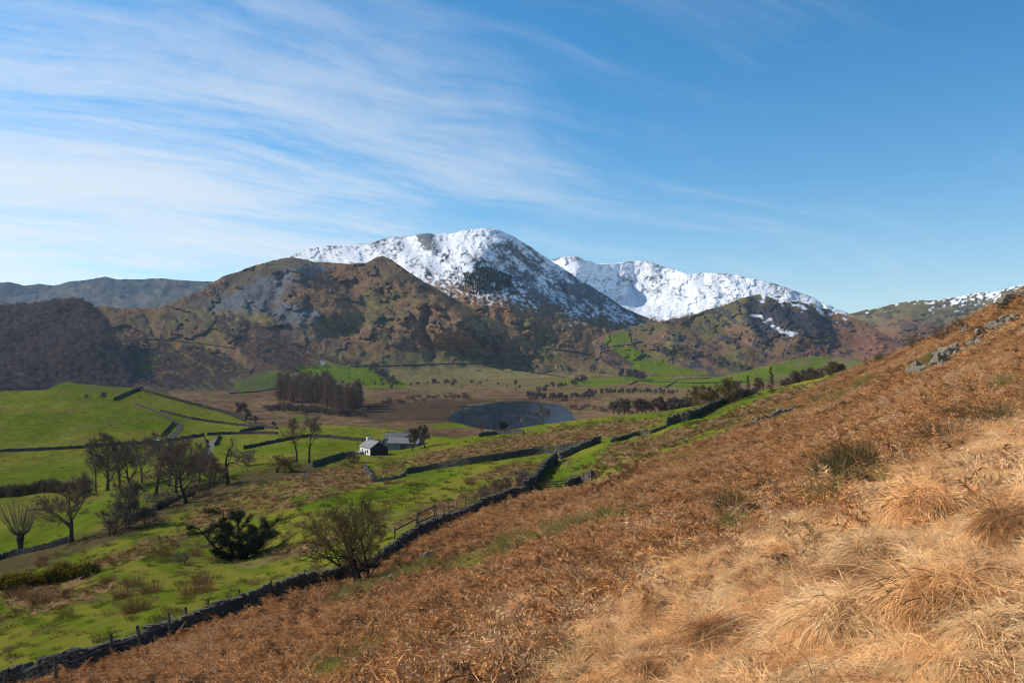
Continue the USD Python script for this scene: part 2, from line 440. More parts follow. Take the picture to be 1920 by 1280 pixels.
tint = np.concatenate([np.repeat(tint[:1], 6, 0), tint])
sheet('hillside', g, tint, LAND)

# ground beside and behind the viewpoint, passing under the edge of the sheet above
ax, ay = np.meshgrid(np.arange(-34, 44, 0.35), np.arange(-26, 40, 0.35))
over = sstep(-0.3, -1.2, np.abs(ax) - 0.95 * ay)
az = -1.65 + 0.32 * ax - 0.1815 * ay - 0.12 - (0.5 + 0.03 * np.clip(ay, 0, 40)) * over + 0.3 * fbm2(ax, ay, 2.2, 4, 3)
inside = np.abs(ax) < 0.80 * ay - 2
az = np.where(inside, az - 1.5, az)
at_ = lerp(np.zeros(ax.shape + (3,)) + np.asarray(STRAW), BRACK, sstep(-0.05, 0.2, fbm2(ax, ay, 1.1, 4, 37)) * 0.8)
sheet('hillside', np.stack([ax, ay, az], -1), at_, LAND)
# ------------------------------------------------------------------ valley floor and fells
def spur(u, v, path, amp, wl, wr, vpad=25):
    """A rib (amp < 0 stands forward) or gully along a path, wl wide on its left flank and wr on its right."""
    p = np.asarray(path, float)
    p = p[np.argsort(p[:, 1])]
    d = u - np.interp(v, p[:, 1], p[:, 0])
    w = np.where(d < 0, wl, wr)
    fade = sstep(p[0, 1] - vpad, p[0, 1] + 4, v) * sstep(p[-1, 1] + vpad * 2, p[-1, 1] - vpad, v)
    return amp * np.exp(-(d / w) ** 2) * fade


def crags(u, v, seed, size=26.0, lo=0.03, hi=0.11):
    """Where rock ledges stand out of a fell side (0..1)."""
    n = fbm2(u - v * 0.35, v * 1.5, size, 5, seed)
    return sstep(lo, hi, n)


VG = [[(560, 690), (610, 682), (690, 690), (740, 708), (768, 722), (760, 727), (690, 727), (640, 712), (570, 712)], [(1185, 692), (1330, 702), (1420, 710), (1400, 720), (1300, 728), (1230, 722), (1190, 716), (1150, 706)], [(1040, 712), (1150, 708), (1190, 718), (1120, 724), (1050, 722)],
      [(440, 718), (548, 706), (550, 722), (450, 738)], [(540, 765), (600, 762), (625, 764), (610, 772), (560, 770)], [(545, 783), (560, 779), (580, 781), (585, 785), (550, 787)], [(800, 795), (870, 791), (910, 795), (900, 802), (820, 803)], [(1140, 752), (1200, 747), (1240, 752), (1180, 758)]]
VO = [[(690, 690), (900, 690), (1100, 705), (1120, 720), (1000, 728), (860, 726), (760, 722)], [(1050, 726), (1290, 728), (1290, 742), (1050, 740)], [(760, 722), (860, 720), (870, 732), (800, 735)]]


class Layer:
    def __init__(self, name, us, rows, crest, foot, Yc, relief, tint, mat, Yj=None, power=1.0, ragged=1.2, back=(700, 420)):
        self.crest, self.foot, self.Yc, self.relief, self.power, self.Yjp, self.ragged = crest, foot, Yc, relief, power, Yj, ragged
        s = np.linspace(-0.06, 1, rows)
        C, J = self.C(us), lin(foot, us)
        V = J[None] + (C - J)[None] * s[:, None]
        U = np.broadcast_to(us, V.shape)
        Y = self.depth(U, V)
        g = P(U, V, Y)
        S = np.broadcast_to(s[:, None], V.shape)
        col = tint(U, V, S, g)
        k = g[-1]
        back_rows = []
        for f in (0.06, 0.3, 1.0):
            r = k.copy()
            r[:, 1] += back[0] * f
            r[:, 0] *= r[:, 1] / k[:, 1]
            r[:, 2] = np.maximum(r[:, 2] - back[1] * f, np.minimum(r[:, 2], -60.0))
            back_rows.append(r)
        g = np.concatenate([g, np.array(back_rows)])
        col = np.concatenate([col, np.repeat(col[-1:], 3, 0)])
        nr, nc = g.shape[:2]
        self.prim = tag(obj(name, (g.reshape(-1, 3), grid_faces(nr, nc)), mat, smooth=True, tint=col.reshape(-1, 3)), kind='structure')

    def C(self, u):
        return lin(self.crest, u) + self.ragged * 3.2 * fbm2(u, u * 0, 14, 4, 41)

    def Csmooth(self, u):
        q = np.arange(self.crest[0][0] - 90, self.crest[-1][0] + 91, 3.0)
        k = np.exp(-(np.arange(-25, 26) * 3.0 / 30) ** 2)
        return np.interp(u, q, np.convolve(np.pad(lin(self.crest, q), 25, mode='edge'), k / k.sum(), 'valid'))

    def depth(self, u, v):
        u, v = np.broadcast_arrays(np.asarray(u, float), np.asarray(v, float))
        C, J = self.Csmooth(u), lin(self.foot, u)
        Yj = lin(self.Yjp, u) if self.Yjp else Yvalley(u, J)
        s = (J - v) / (J - C)
        Y = Yj + (lin(self.Yc, u) - Yj) * np.sign(s) * np.abs(s) ** self.power
        return Y + self.relief(u, v) * sstep(-0.03, 0.55, s)

    def at(self, u, v):
        return P(u, v, self.depth(u, v))


# ---- far blue hills on the left
def t_far(u, v, s, g):
    n = fbm2(u, v * 2, 40, 4, 51)
    col = lerp(np.zeros(u.shape + (3,)) + np.asarray((0.095, 0.080, 0.066)), (0.042, 0.050, 0.052), sstep(0.02, 0.12, n - (v - 560) * 0.002 + 0.05))
    k = crags(u, v, 55, 16.0)
    col = lerp(col, (0.16, 0.14, 0.09), sstep(0.02, 0.2, fbm2(u, v * 2, 14, 4, 52)) * 0.7)
    return lerp(col, (0.05, 0.05, 0.05), k * 0.55)


far_hills = Layer('far_hills', np.arange(-320, 640, 2.5), 60,
                  [(-320, 550), (-200, 540), (-60, 533), (0, 530), (18, 529), (45, 535), (75, 532), (100, 536), (130, 528), (165, 524), (198, 519), (215, 523), (250, 524), (300, 522), (350, 526), (395, 528), (460, 530), (640, 560)],
                  [(-320, 650), (640, 650)], [(-320, 6400), (200, 6600), (640, 6300)],
                  lambda u, v: 420 * fbm2(u, v * 1.2, 90, 4, 53) + 150 * fbm2(u, v * 1.2, 20, 4, 54) - 50 * crags(u, v, 55, 16.0), t_far, FAR, Yj=[(-320, 5000), (640, 5000)], ragged=0.8)


# ---- the right-hand pass
def r_right(u, v):
    return (200 * fbm2(u, v * 1.2, 110, 3, 61) - 30 * crags(u, v * 1.6, 65, 18.0) + 60 * fbm2(u, v * 0.8, 18, 4, 62) + spur(u, v, [(1586, 596), (1605, 604), (1626, 618), (1606, 640), (1590, 668)], 70, 9, 9)
            + spur(u, v, [(1700, 575), (1680, 620), (1640, 670)], -160, 70, 60))


def t_right(u, v, s, g):
    n, n2 = fbm2(u, v * 2.2, 30, 5, 63), fbm2(u, v * 1.8, 5, 4, 64)
    col = lerp(np.zeros(u.shape + (3,)) + np.asarray((0.15, 0.085, 0.05)), (0.12, 0.10, 0.05), sstep(0.55, 0.8, s + n * 0.5))
    col = lerp(col, ROCK, sstep(0.1, 0.2, n2) * 0.6)
    col = lerp(col, (0.05, 0.047, 0.045), crags(u, v * 1.6, 65, 18.0) * 0.6)
    up = lin([(1540, -1), (1690, -0.2), (1760, 0.25), (1830, 0.55), (1950, 0.75)], u)
    col = lerp(col, SNOW, sstep(0.0, 0.12, (s - 1.0 + 0.18 * up) * 1.5 + n2 * 1.1 + n * 0.5 - 0.03))
    return lerp(col, (0.05, 0.045, 0.045), np.exp(-((u - np.interp(v, [596, 604, 618, 640, 668], [1586, 1605, 1626, 1606, 1590])) / 2.5) ** 2) * (v > 598) * 0.8)


pass_hill = Layer('pass_hill', np.arange(1520, 2260, 2.0), 100,
                  [(1520, 615), (1560, 601), (1590, 588), (1640, 578), (1690, 567), (1720, 563), (1760, 562), (1800, 556), (1830, 550), (1870, 546), (1900, 538), (1960, 525), (2260, 480)],
                  [(1520, 676), (1620, 680), (2260, 690)], [(1520, 4000), (1800, 4300), (2260, 4500)], r_right, t_right, FAR)


# ---- snow bowl behind
def r_bowl(u, v):
    return (420 * np.exp(-((u - 1190) / 120) ** 2 - ((v - 560) / 60) ** 2) + spur(u, v, [(1075, 482), (1100, 520), (1130, 550), (1180, 590)], -230, 60, 34)
            + -16 * crags(u, v, 77, 18.0) - 8 * crags(u, v, 78, 8.0) + 110 * fbm2(u, v * 0.7, 40, 3, 71) + 42 * fbm2(u, v * 0.7, 11, 4, 72) + spur(u, v, [(1300, 512), (1290, 545), (1270, 590)], -90, 50, 50))


def t_bowl(u, v, s, g):
    n, n2 = fbm2(u + v * 0.6, v * 1.3, 4.2, 5, 73), fbm2(u + v * 0.4, v * 1.6, 38, 4, 74)
    k, k2 = crags(u, v, 77, 18.0), crags(u, v, 78, 8.0)
    rock = 0.85 * sstep(0.03, 0.30, 0.3 * k * (1 - k) * 2 + 0.18 * k2 * (1 - k2) * 2 + n * 0.6 + 0.65 * n2 - 0.01 + 0.10 * np.exp(-((u - 1230) / 70) ** 2 - ((v - 505) / 16) ** 2) + 0.07 * np.exp(-((u - 1320) / 45) ** 2 - ((v - 545) / 18) ** 2)
                 + 0.10 * sstep(0.955, 0.99, s) * (np.sin(u / 23.0) > -0.5))
    col = lerp(np.zeros(u.shape + (3,)) + np.asarray(SNOW), ROCK, rock)
    m = sstep(0.0, 10, v - lin([(1000, 590), (1180, 592), (1260, 598), (1340, 575), (1420, 552), (1500, 568), (1600, 600)], u) + n * 50)
    return lerp(col, OLIVE, m)


bowl = Layer('snow_bowl', np.arange(985, 1680, 1.5), 150,
             [(985, 540), (1010, 500), (1035, 486), (1060, 481), (1082, 480), (1100, 488), (1122, 495), (1150, 494), (1190, 487), (1215, 490), (1250, 500), (1290, 513), (1310, 512), (1355, 511), (1370, 512), (1400, 520),
              (1450, 530), (1500, 548), (1550, 570), (1592, 588), (1680, 625)], [(985, 660), (1680, 660)], [(985, 5000), (1100, 4900), (1190, 5000), (1400, 4500), (1600, 4200), (1680, 4200)],
             r_bowl, t_bowl, SNOWY, Yj=[(985, 3300), (1680, 3300)])


# ---- the big snowy mountain
def r_big(u, v):
    return (spur(u, v, [(905, 428), (892, 465), (868, 500), (915, 560), (1000, 625), (1060, 680)], -430, 170, 100) + spur(u, v, [(985, 458), (1035, 508), (1100, 545), (1180, 585), (1230, 606)], -120, 45, 40)
            + spur(u, v, [(770, 443), (790, 470), (830, 505)], 90, 40, 22) + spur(u, v, [(800, 440), (808, 460), (800, 480)], -110, 26, 18) + spur(u, v, [(640, 463), (660, 490)], -60, 30, 20)
            + spur(u, v, [(690, 457), (720, 480)], -60, 24, 16) + spur(u, v, [(740, 445), (760, 470)], -60, 20, 14)
            - 22 * crags(u, v, 87, 22.0) - 10 * crags(u, v, 88, 9.0) + 120 * fbm2(u - v * 0.5, v * 0.6, 60, 3, 81) + 60 * fbm2(u - v * 0.6, v * 0.7, 18, 5, 82))


def t_big(u, v, s, g):
    n, n2, n3 = fbm2(u * 0.9 - v * 0.6, v * 1.3, 3.6, 4, 83), fbm2(u - v * 0.5, v * 1.4, 26, 5, 84), fbm2(u - v * 0.9, (v + u * 0.3) * 0.5, 5, 5, 85)
    dark = 0.17 * np.exp(-((u - 800) / 22) ** 2 - ((v - 456) / 18) ** 2) + 0.10 * sstep(0.95, 1.0, s) * (u < 860)
    right = sstep(880, 960, u - (v - 440) * 0.6)
    dark = dark + 0.07 * right + 0.10 * np.exp(-((u - 905) / 60) ** 2 - ((v - 535) / 28) ** 2) + 0.12 * right * np.exp(-((v - 500 - (u - 1000) * 0.35) / 40) ** 2) - 0.09 * np.exp(-((u - 880) / 50) ** 2 - ((v - 455) / 25) ** 2) - 0.02
    k, k2 = crags(u, v, 87, 22.0), crags(u, v, 88, 9.0)
    ribs = fbm2((u - lin([(430, 905), (700, 1080)], v)) / (0.25 + (v - 400) * 0.004), v * 0.22, 9, 4, 86)
    rock = 0.92 * sstep(-0.01, 0.26, n * 0.5 + n3 * 0.35 + 0.75 * n2 + 0.5 * ribs + dark + 0.22 * k * (1 - k) * 2 + 0.12 * k2 * (1 - k2) * 2 + 0.0011 * (v - 470))
    col = lerp(np.zeros(u.shape + (3,)) + np.asarray(SNOW), (0.055, 0.060, 0.070), rock)
    line = lin([(480, 520), (700, 520), (800, 528), (860, 540), (950, 556), (1010, 572), (1080, 585), (1150, 590), (1200, 600), (1240, 606), (1320, 640)], u)
    m = sstep(-14, 12, v - line + n * 85 + n2 * 40)
    low = lerp(np.zeros(u.shape + (3,)) + np.asarray(MOOR), OLIVE, sstep(-0.06, 0.14, n2 + (v - 640) * 0.003))
    low = lerp(low, MOOR2, sstep(0.06, 0.16, n) * 0.7)
    return lerp(col, 1.28 * low * (1 + 0.8 * fbm2(u, v * 1.6, 4.0, 3, 89))[..., None], m)


big = Layer('snowy_mountain', np.arange(470, 1330, 1.5), 190,
            [(470, 520), (520, 500), (545, 482), (565, 470), (580, 466), (605, 462), (650, 461), (690, 456), (720, 448), (740, 443), (780, 442), (800, 436), (815, 440), (850, 436), (875, 431), (905, 428), (930, 430), (950, 437),
             (975, 450), (1000, 467), (1020, 480), (1035, 490), (1060, 505), (1090, 525), (1130, 550), (1165, 573), (1200, 590), (1240, 606), (1330, 660)],
            [(470, 705), (1330, 705)], [(470, 4000), (545, 3900), (720, 3850), (905, 3700), (1035, 3750), (1150, 3600), (1240, 3300), (1330, 2900)], r_big, t_big, SNOWY)


# ---- crag fell on the right of the valley head
def r_crag(u, v):
    return (spur(u, v, [(1425, 556), (1450, 580), (1480, 610), (1500, 640)], -150, 70, 80) + spur(u, v, [(1390, 570), (1400, 600), (1420, 640)], -60, 30, 18) + spur(u, v, [(1500, 568), (1530, 600), (1550, 630)], -50, 24, 18)
            - 16 * crags(u, v, 97, 20.0) + 50 * fbm2(u - v * 0.6, v * 1.1, 18, 5, 91) * sstep(1180, 1260, u) * sstep(1640, 1560, u) + 110 * fbm2(u - v * 0.4, v * 0.9, 80, 3, 92)
            + spur(u, v, [(1250, 600), (1290, 640), (1330, 680)], -90, 60, 40) + spur(u, v, [(1360, 640), (1400, 670), (1415, 690)], -40, 30, 22))


CRAG = [(1392, 578), (1410, 560), (1440, 556), (1475, 565), (1520, 576), (1545, 592), (1556, 612), (1545, 630), (1515, 632), (1490, 622), (1470, 640), (1440, 628), (1415, 622), (1392, 600)]


def t_crag(u, v, s, g):
    n, n2, n3 = fbm2(u, v * 1.6, 26, 5, 93), fbm2(u - v * 0.6, v * 1.4, 9, 4, 94), fbm2(u, v * 2, 70, 3, 95)
    col = lerp(np.zeros(u.shape + (3,)) + np.asarray(MOOR), OLIVE, sstep(-0.08, 0.12, n3 + n * 0.5 + (600 - v) * 0.0012))
    col = lerp(col, (0.16, 0.078, 0.048), sstep(0.0, 0.15, n * 0.6 + (u - 1500) * 0.0012 + (v - 640) * 0.002))
    k = crags(u, v, 97, 20.0) * sstep(1620, 1560, u)
    col = lerp(col, (0.045, 0.042, 0.04), np.clip(1.6 * k * (1 - k) + 0.45 * k, 0, 1) * 0.75)
    col = lerp(col, ROCK2, sstep(0.06, 0.15, n2 * 0.9 + n * 0.4 + 0.03 * sstep(1220, 1300, u) - 0.1 * sstep(1560, 1620, u)) * 0.85)
    col = lerp(col, ROCK2, pmask(CRAG, u, v, 9, n2 * 60) * 0.9)
    col = 1.12 * col * (1 + 0.8 * fbm2(u, v * 1.6, 4.0, 3, 99))[..., None]
    snow = pmask([(1420, 552), (1480, 560), (1560, 578), (1600, 592), (1570, 590), (1500, 575), (1430, 562)], u, v, 4, n2 * 40)
    snow = np.maximum(snow, pmask([(1410, 590), (1425, 592), (1460, 610), (1500, 632), (1490, 632), (1450, 612)], u, v, 2.5, n2 * 18) * 0.8)
    col = lerp(col, SNOW, snow * sstep(-0.06, 0.03, n2 + 0.02))
    fields = [[(1142, 627), (1176, 624), (1183, 640), (1150, 648), (1130, 640)], [(1145, 652), (1185, 648), (1200, 660), (1215, 672), (1180, 680), (1165, 672)], [(1190, 678), (1240, 674), (1270, 685), (1330, 702), (1240, 704), (1185, 692)]]
    for q in fields:
        col = lerp(col, GREEN, pmask(q, u, v, 2, n2 * 5))
    return col


crag = Layer('crag_fell', np.arange(1085, 1770, 1.5), 130,
             [(1085, 655), (1110, 640), (1130, 628), (1180, 612), (1230, 603), (1290, 592), (1330, 580), (1370, 566), (1400, 556), (1420, 552), (1450, 556), (1480, 563), (1520, 570), (1560, 582), (1600, 595), (1640, 614), (1680, 640), (1720, 660), (1770, 680)],
             [(1085, 700), (1200, 706), (1400, 706), (1500, 700), (1600, 690), (1770, 690)], [(1085, 2400), (1230, 2600), (1420, 3000), (1560, 3000), (1650, 2700), (1770, 2400)], r_crag, t_crag, FAR)


# ---- brown fell with the slate tips
def r_fell(u, v):
    return (spur(u, v, [(718, 482), (745, 505), (790, 535), (840, 575), (864, 610), (880, 635)], -260, 110, 62) + spur(u, v, [(803, 585), (795, 620), (806, 650), (815, 685)], 38, 9, 8)
            + spur(u, v, [(560, 500), (590, 535), (612, 560), (630, 585)], -190, 70, 40) + spur(u, v, [(640, 500), (665, 522), (690, 540)], -55, 40, 22) + spur(u, v, [(530, 520), (515, 555)], 40, 12, 12)
            + spur(u, v, [(540, 575), (570, 600), (590, 625)], -40, 30, 20) + spur(u, v, [(690, 590), (720, 640), (740, 680)], -35, 40, 30) + spur(u, v, [(890, 590), (950, 625), (990, 655)], -60, 40, 40)
            + spur(u, v, [(300, 580), (330, 610), (400, 660), (460, 700)], -35, 110, 130) + spur(u, v, [(200, 580), (240, 640), (260, 690)], -50, 60, 60)
            - 24 * crags(u, v, 107, 26.0, 0.06, 0.12) - 5 * crags(u, v, 108, 10.0) + 62 * fbm2(u - v * 0.5, v * 1.1, 30, 3, 106) + 22 * fbm2(u - v * 0.4, v * 1.2, 11, 4, 101) + 120 * fbm2(u - v * 0.3, v * 0.8, 90, 3, 102))


SCREES = [[(395, 575), (440, 548), (480, 520), (520, 508), (560, 512), (545, 530), (530, 548), (520, 575), (480, 590), (420, 590), (385, 588)],
          [(505, 572), (560, 570), (588, 580), (592, 592), (570, 610), (535, 612), (510, 600), (500, 585)], [(520, 505), (600, 495), (608, 508), (560, 518), (510, 520)]]


def t_fell(u, v, s, g):
    n, n2, n3 = fbm2(u, v * 1.7, 30, 5, 103), fbm2(u - v * 0.4, v * 1.5, 9, 4, 104), fbm2(u, v * 2, 80, 3, 105)
    col = lerp(np.zeros(u.shape + (3,)) + np.asarray((0.135, 0.080, 0.042)), OLIVE, sstep(-0.02, 0.16, n + n3 * 0.7 + sstep(640, 690, v) * 0.10))
    col = lerp(col, MOOR2, sstep(0.03, 0.13, n2 + n * 0.4) * 0.75)
    for sd, sz, lo, hi in ((107, 26.0, 0.06, 0.12), (108, 10.0, 0.05, 0.12)):
        k = crags(u, v, sd, sz, lo, hi)
        col = lerp(col, (0.050, 0.044, 0.038), np.clip(1.8 * k * (1 - k) + 0.4 * k, 0, 1) * 0.75)
    knob = [(690, 492), (718, 478), (765, 505), (800, 532), (790, 548), (740, 530), (700, 512)]
    col = lerp(col, (0.075, 0.055, 0.035), pmask(knob, u, v, 10, n2 * 60) * 0.85)
    rough = [(380, 545), (480, 495), (560, 485), (620, 493), (600, 515), (540, 560), (560, 600), (600, 640), (540, 640), (480, 610), (380, 600), (330, 580)]
    col = lerp(col, (0.075, 0.062, 0.052), pmask(rough, u, v, 10, n2 * 80) * 0.75)
    for q in SCREES:
        col = lerp(col, SCREE, pmask(q, u, v, 4, n2 * 55) * 0.95)
    meadow = [[(350, 580), (430, 582), (500, 590), (530, 610), (500, 612), (440, 600), (380, 592)], [(575, 668), (610, 655), (640, 662), (640, 676), (590, 684)]]
    for q in meadow:
        col = lerp(col, (0.135, 0.105, 0.04), pmask(q, u, v, 5, n2 * 30) * 0.8)
    greens = [[(242, 672), (290, 660), (306, 672), (296, 694), (262, 698)], [(432, 730), (455, 714), (480, 702), (510, 696), (538, 702), (546, 711), (515, 722), (470, 733)], [(560, 690), (600, 684), (650, 686), (700, 690), (710, 706), (640, 712), (580, 708)]]
    for q in VO:
        col = lerp(col, (0.14, 0.115, 0.045), pmask(q, u, v, 4, n2 * 25) * 0.8)
    for q in greens + VG:
        col = lerp(col, GREEN, pmask(q, u, v, 3, n2 * 16))
    col = col * (1 + 0.8 * fbm2(u, v * 1.6, 4.0, 3, 109))[..., None]
    return 1.32 * lerp(col, WOODC, sstep(0.3, 0.0, s) * sstep(560, 520, u) * 0.5)


fell = Layer('brown_fell', np.arange(110, 1110, 1.5), 190,
             [(110, 590), (150, 577), (190, 574), (230, 578), (300, 577), (325, 566), (350, 556), (390, 540), (400, 528), (420, 518), (445, 510), (480, 497), (510, 488), (535, 484), (560, 484), (590, 490), (620, 493), (650, 494), (680, 494),
              (690, 490), (705, 482), (718, 480), (735, 487), (760, 505), (780, 520), (800, 530), (830, 547), (870, 570), (900, 588), (940, 604), (980, 624), (1010, 642), (1040, 656), (1110, 685)],
             [(110, 736), (300, 735), (450, 733), (600, 727), (750, 719), (900, 711), (1000, 708), (1110, 706)], [(110, 2250), (300, 2300), (400, 2500), (600, 2700), (718, 2650), (850, 2500), (1000, 2250), (1110, 2120)], r_fell, t_fell, FAR)


# ---- wooded hill
wood_hill = Layer('wooded_hill', np.arange(-320, 340, 3.0), 70,
                  [(-320, 585), (-60, 574), (0, 573), (30, 572), (60, 568), (90, 565), (115, 560), (140, 558), (160, 564), (175, 574), (195, 592), (210, 612), (225, 642), (245, 675), (290, 715), (340, 740)],
                  [(-320, 738), (200, 736), (340, 745)], [(-320, 1950), (140, 1900), (220, 1700), (340, 1500)], lambda u, v: 170 * fbm2(u, v * 1.3, 60, 4, 111) + spur(u, v, [(120, 560), (150, 620), (170, 700)], -90, 90, 50),
                  lambda u, v, s, g: lerp(np.zeros(u.shape + (3,)) + np.asarray((0.075, 0.055, 0.045)), (0.11, 0.075, 0.055), sstep(-0.1, 0.1, fbm2(u, v * 2, 20, 4, 112))), FAR, ragged=0.8)

# ---- green knoll on the right, mound behind the big field
knoll = Layer('green_knoll', np.arange(1330, 1740, 3.0), 40,
              [(1330, 712), (1380, 700), (1420, 690), (1470, 677), (1520, 669), (1560, 667), (1600, 672), (1640, 684), (1680, 698), (1740, 716)], [(1330, 716), (1500, 714), (1740, 722)], [(1330, 1850), (1560, 2050), (1740, 1850)],
              lambda u, v: 30 * fbm2(u, v * 2, 50, 4, 121), lambda u, v, s, g: lerp(np.zeros(u.shape + (3,)) + np.asarray(GREEN), (0.13, 0.11, 0.045), sstep(0.0, 0.15, fbm2(u, v * 2.5, 34, 4, 122) + 0.04)), FAR, ragged=0.4)
mound = Layer('grass_mound', np.arange(20, 380, 3.0), 24, [(20, 745), (60, 737), (88, 730), (105, 723), (118, 717), (130, 716), (150, 719), (200, 724), (250, 727), (275, 729), (310, 738), (380, 760)], [(20, 752), (380, 768)],
              [(20, 720), (130, 800), (380, 760)], lambda u, v: 5 * fbm2(u, v * 2, 30, 3, 131), lambda u, v, s, g: lerp(np.zeros(u.shape + (3,)) + np.asarray((0.095, 0.105, 0.022)), GREEN, sstep(0, .15, fbm2(u, v * 2, 30, 3, 132))), LAND,
              Yj=[(20, 640), (380, 640)], ragged=0.4, back=(200, 60))

# ---- valley floor
TARN = [(850, 790), (838, 784), (852, 777), (846, 772), (868, 768), (862, 762), (884, 758), (905, 754), (940, 753), (985, 751), (1012, 753), (1030, 757), (1050, 760), (1058, 766), (1068, 770), (1072, 778), (1080, 788), (1072, 796), (1040, 804), (1000, 806), (930, 804), (890, 800), (868, 794)]
us, vs = np.arange(-340, 2300, 3.0), np.concatenate([[676.0, 680.0], np.arange(684, 850, 1.25)])
U, V = np.meshgrid(us, vs)
g = P(U, V, Yvalley(U, V))
n, n2 = fbm2(g[..., 0], g[..., 1] * 0.5, 60, 5, 141), fbm2(g[..., 0], g[..., 1] * 0.6, 14, 4, 142)
tarn_in = pmask(TARN, U, V, 3, 0)
g[..., 2] += 1.6 * fbm2(g[..., 0], g[..., 1], 50, 3, 143) * (1 - tarn_in) - 0.7 * tarn_in
col = lerp(np.zeros(U.shape + (3,)) + np.asarray(BOG), MOOR, sstep(-0.05, 0.15, n))
col = lerp(col, MOOR2, sstep(0.08, 0.2, n2 + n * 0.5) * 0.8)
col = col * (1 + 1.5 * fbm2(U, V * 5, 16, 5, 144) + 0.8 * n2)[..., None]
col = lerp(col, (0.11, 0.10, 0.035), sstep(0.08, 0.2, fbm2(U, V * 4, 30, 4, 145)) * 0.7)
for q in VO:
    col = lerp(col, (0.125, 0.10, 0.04), pmask(q, U, V, 4, n2 * 25) * 0.8)
for q in VG:
    col = lerp(col, GREEN, pmask(q, U, V, 2, n2 * 8))
reeds = [(620, 765), (720, 752), (830, 748), (1000, 747), (1010, 754), (900, 755), (866, 765), (848, 790), (700, 790), (640, 780)]
col = lerp(col, (0.055, 0.038, 0.026), pmask(reeds, U, V, 4, n2 * 18) * 0.85)
sheet('valley_floor', g[::-1], col[::-1], FAR) if False else tag(obj('valley_floor', (g.reshape(-1, 3), grid_faces(*U.shape)), FAR, smooth=True, tint=col.reshape(-1, 3)), kind='structure')


def far_ground(u, v):
    """The nearest far surface seen at a column and row."""
    u, v = np.broadcast_arrays(np.asarray(u, float), np.asarray(v, float))
    Y = Yvalley(u, v)
    for ly, a, b in ((fell, 115, 1105), (crag, 1090, 1765)):
        d = ly.depth(u, v)
        Y = np.where((u > a) & (u < b) & (v > ly.C(u)) & (d < Y), d, Y)
    return P(u, v, Y)


def valley(u, v):
    return P(u, v, Yvalley(u, v))


# ---- the tarn
gm = Graph()
pos = gm.n('geometry', 'position')
sp = gm.n('mapping', 'vector', vector=pos, scale=(0.35, 0.9, 1.0), mapping_type='point')
rip = gm.n('noise_texture', 'fac', vector=sp, scale=0.8, detail=4.0, roughness=0.6)
wind = gm.n('noise_texture', 'fac', vector=pos, scale=0.03, detail=3.0, roughness=0.6)
px_ = gm.n('separate_xyz', vector=pos) + '.x'
ruff = gm.rng(gm.m('add', px_, gm.m('multiply', wind, 40.0)), 31.0, 46.0)      # the breeze ruffles the right end
WATER = gm.build('tarn_water', gm.n('principled_bsdf', 'BSDF', base_color=(0.006, 0.014, 0.026), roughness=gm.m('multiply_add', ruff, 0.18, 0.0), ior=1.33, specular_ior_level=0.5, normal=gm.n('bump', 'normal', height=rip, strength=gm.m('multiply_add', ruff, 0.45, 0.001), distance=0.08)))
tv = np.array(TARN, float)
cxy = tv.mean(0)
tp = valley(cxy[0] + (tv[:, 0] - cxy[0]) * 1.03, cxy[1] + (tv[:, 1] - cxy[1]) * 1.05)
zt = -41.95
tp[:, 2] = zt
tc = np.vstack([tp, [[tp[:, 0].mean(), tp[:, 1].mean(), zt]]])
k = len(tp)
tag(obj('tarn', (tc, np.array([[i, (i + 1) % k, k] for i in range(k)])), WATER), kind='structure')
# ------------------------------------------------------------------ plant shapes
def tube_arrays(p, r, sides):
    p, r = np.asarray(p, float), np.asarray(r, float)
    t = np.gradient(p, axis=0)
    t /= np.linalg.norm(t, axis=1, keepdims=True) + 1e-9
    a = np.cross(t, np.where(np.abs(t[:, 2:]) < 0.9, [0, 0, 1.0], [1.0, 0, 0]))
    a /= np.linalg.norm(a, axis=1, keepdims=True) + 1e-9
    b = np.cross(t, a)
    ang = np.arange(sides) * 2 * np.pi / sides
    v = p[:, None] + r[:, None, None] * (np.cos(ang)[None, :, None] * a[:, None] + np.sin(ang)[None, :, None] * b[:, None])
    i, j = np.meshgrid(np.arange(len(p) - 1), np.arange(sides), indexing='ij')
    q = np.stack([i * sides + j, i * sides + (j + 1) % sides, (i + 1) * sides + (j + 1) % sides, (i + 1) * sides + j], -1).reshape(-1, 4)
    return v.reshape(-1, 3), np.vstack([q[:, [0, 1, 2]], q[:, [0, 2, 3]]])


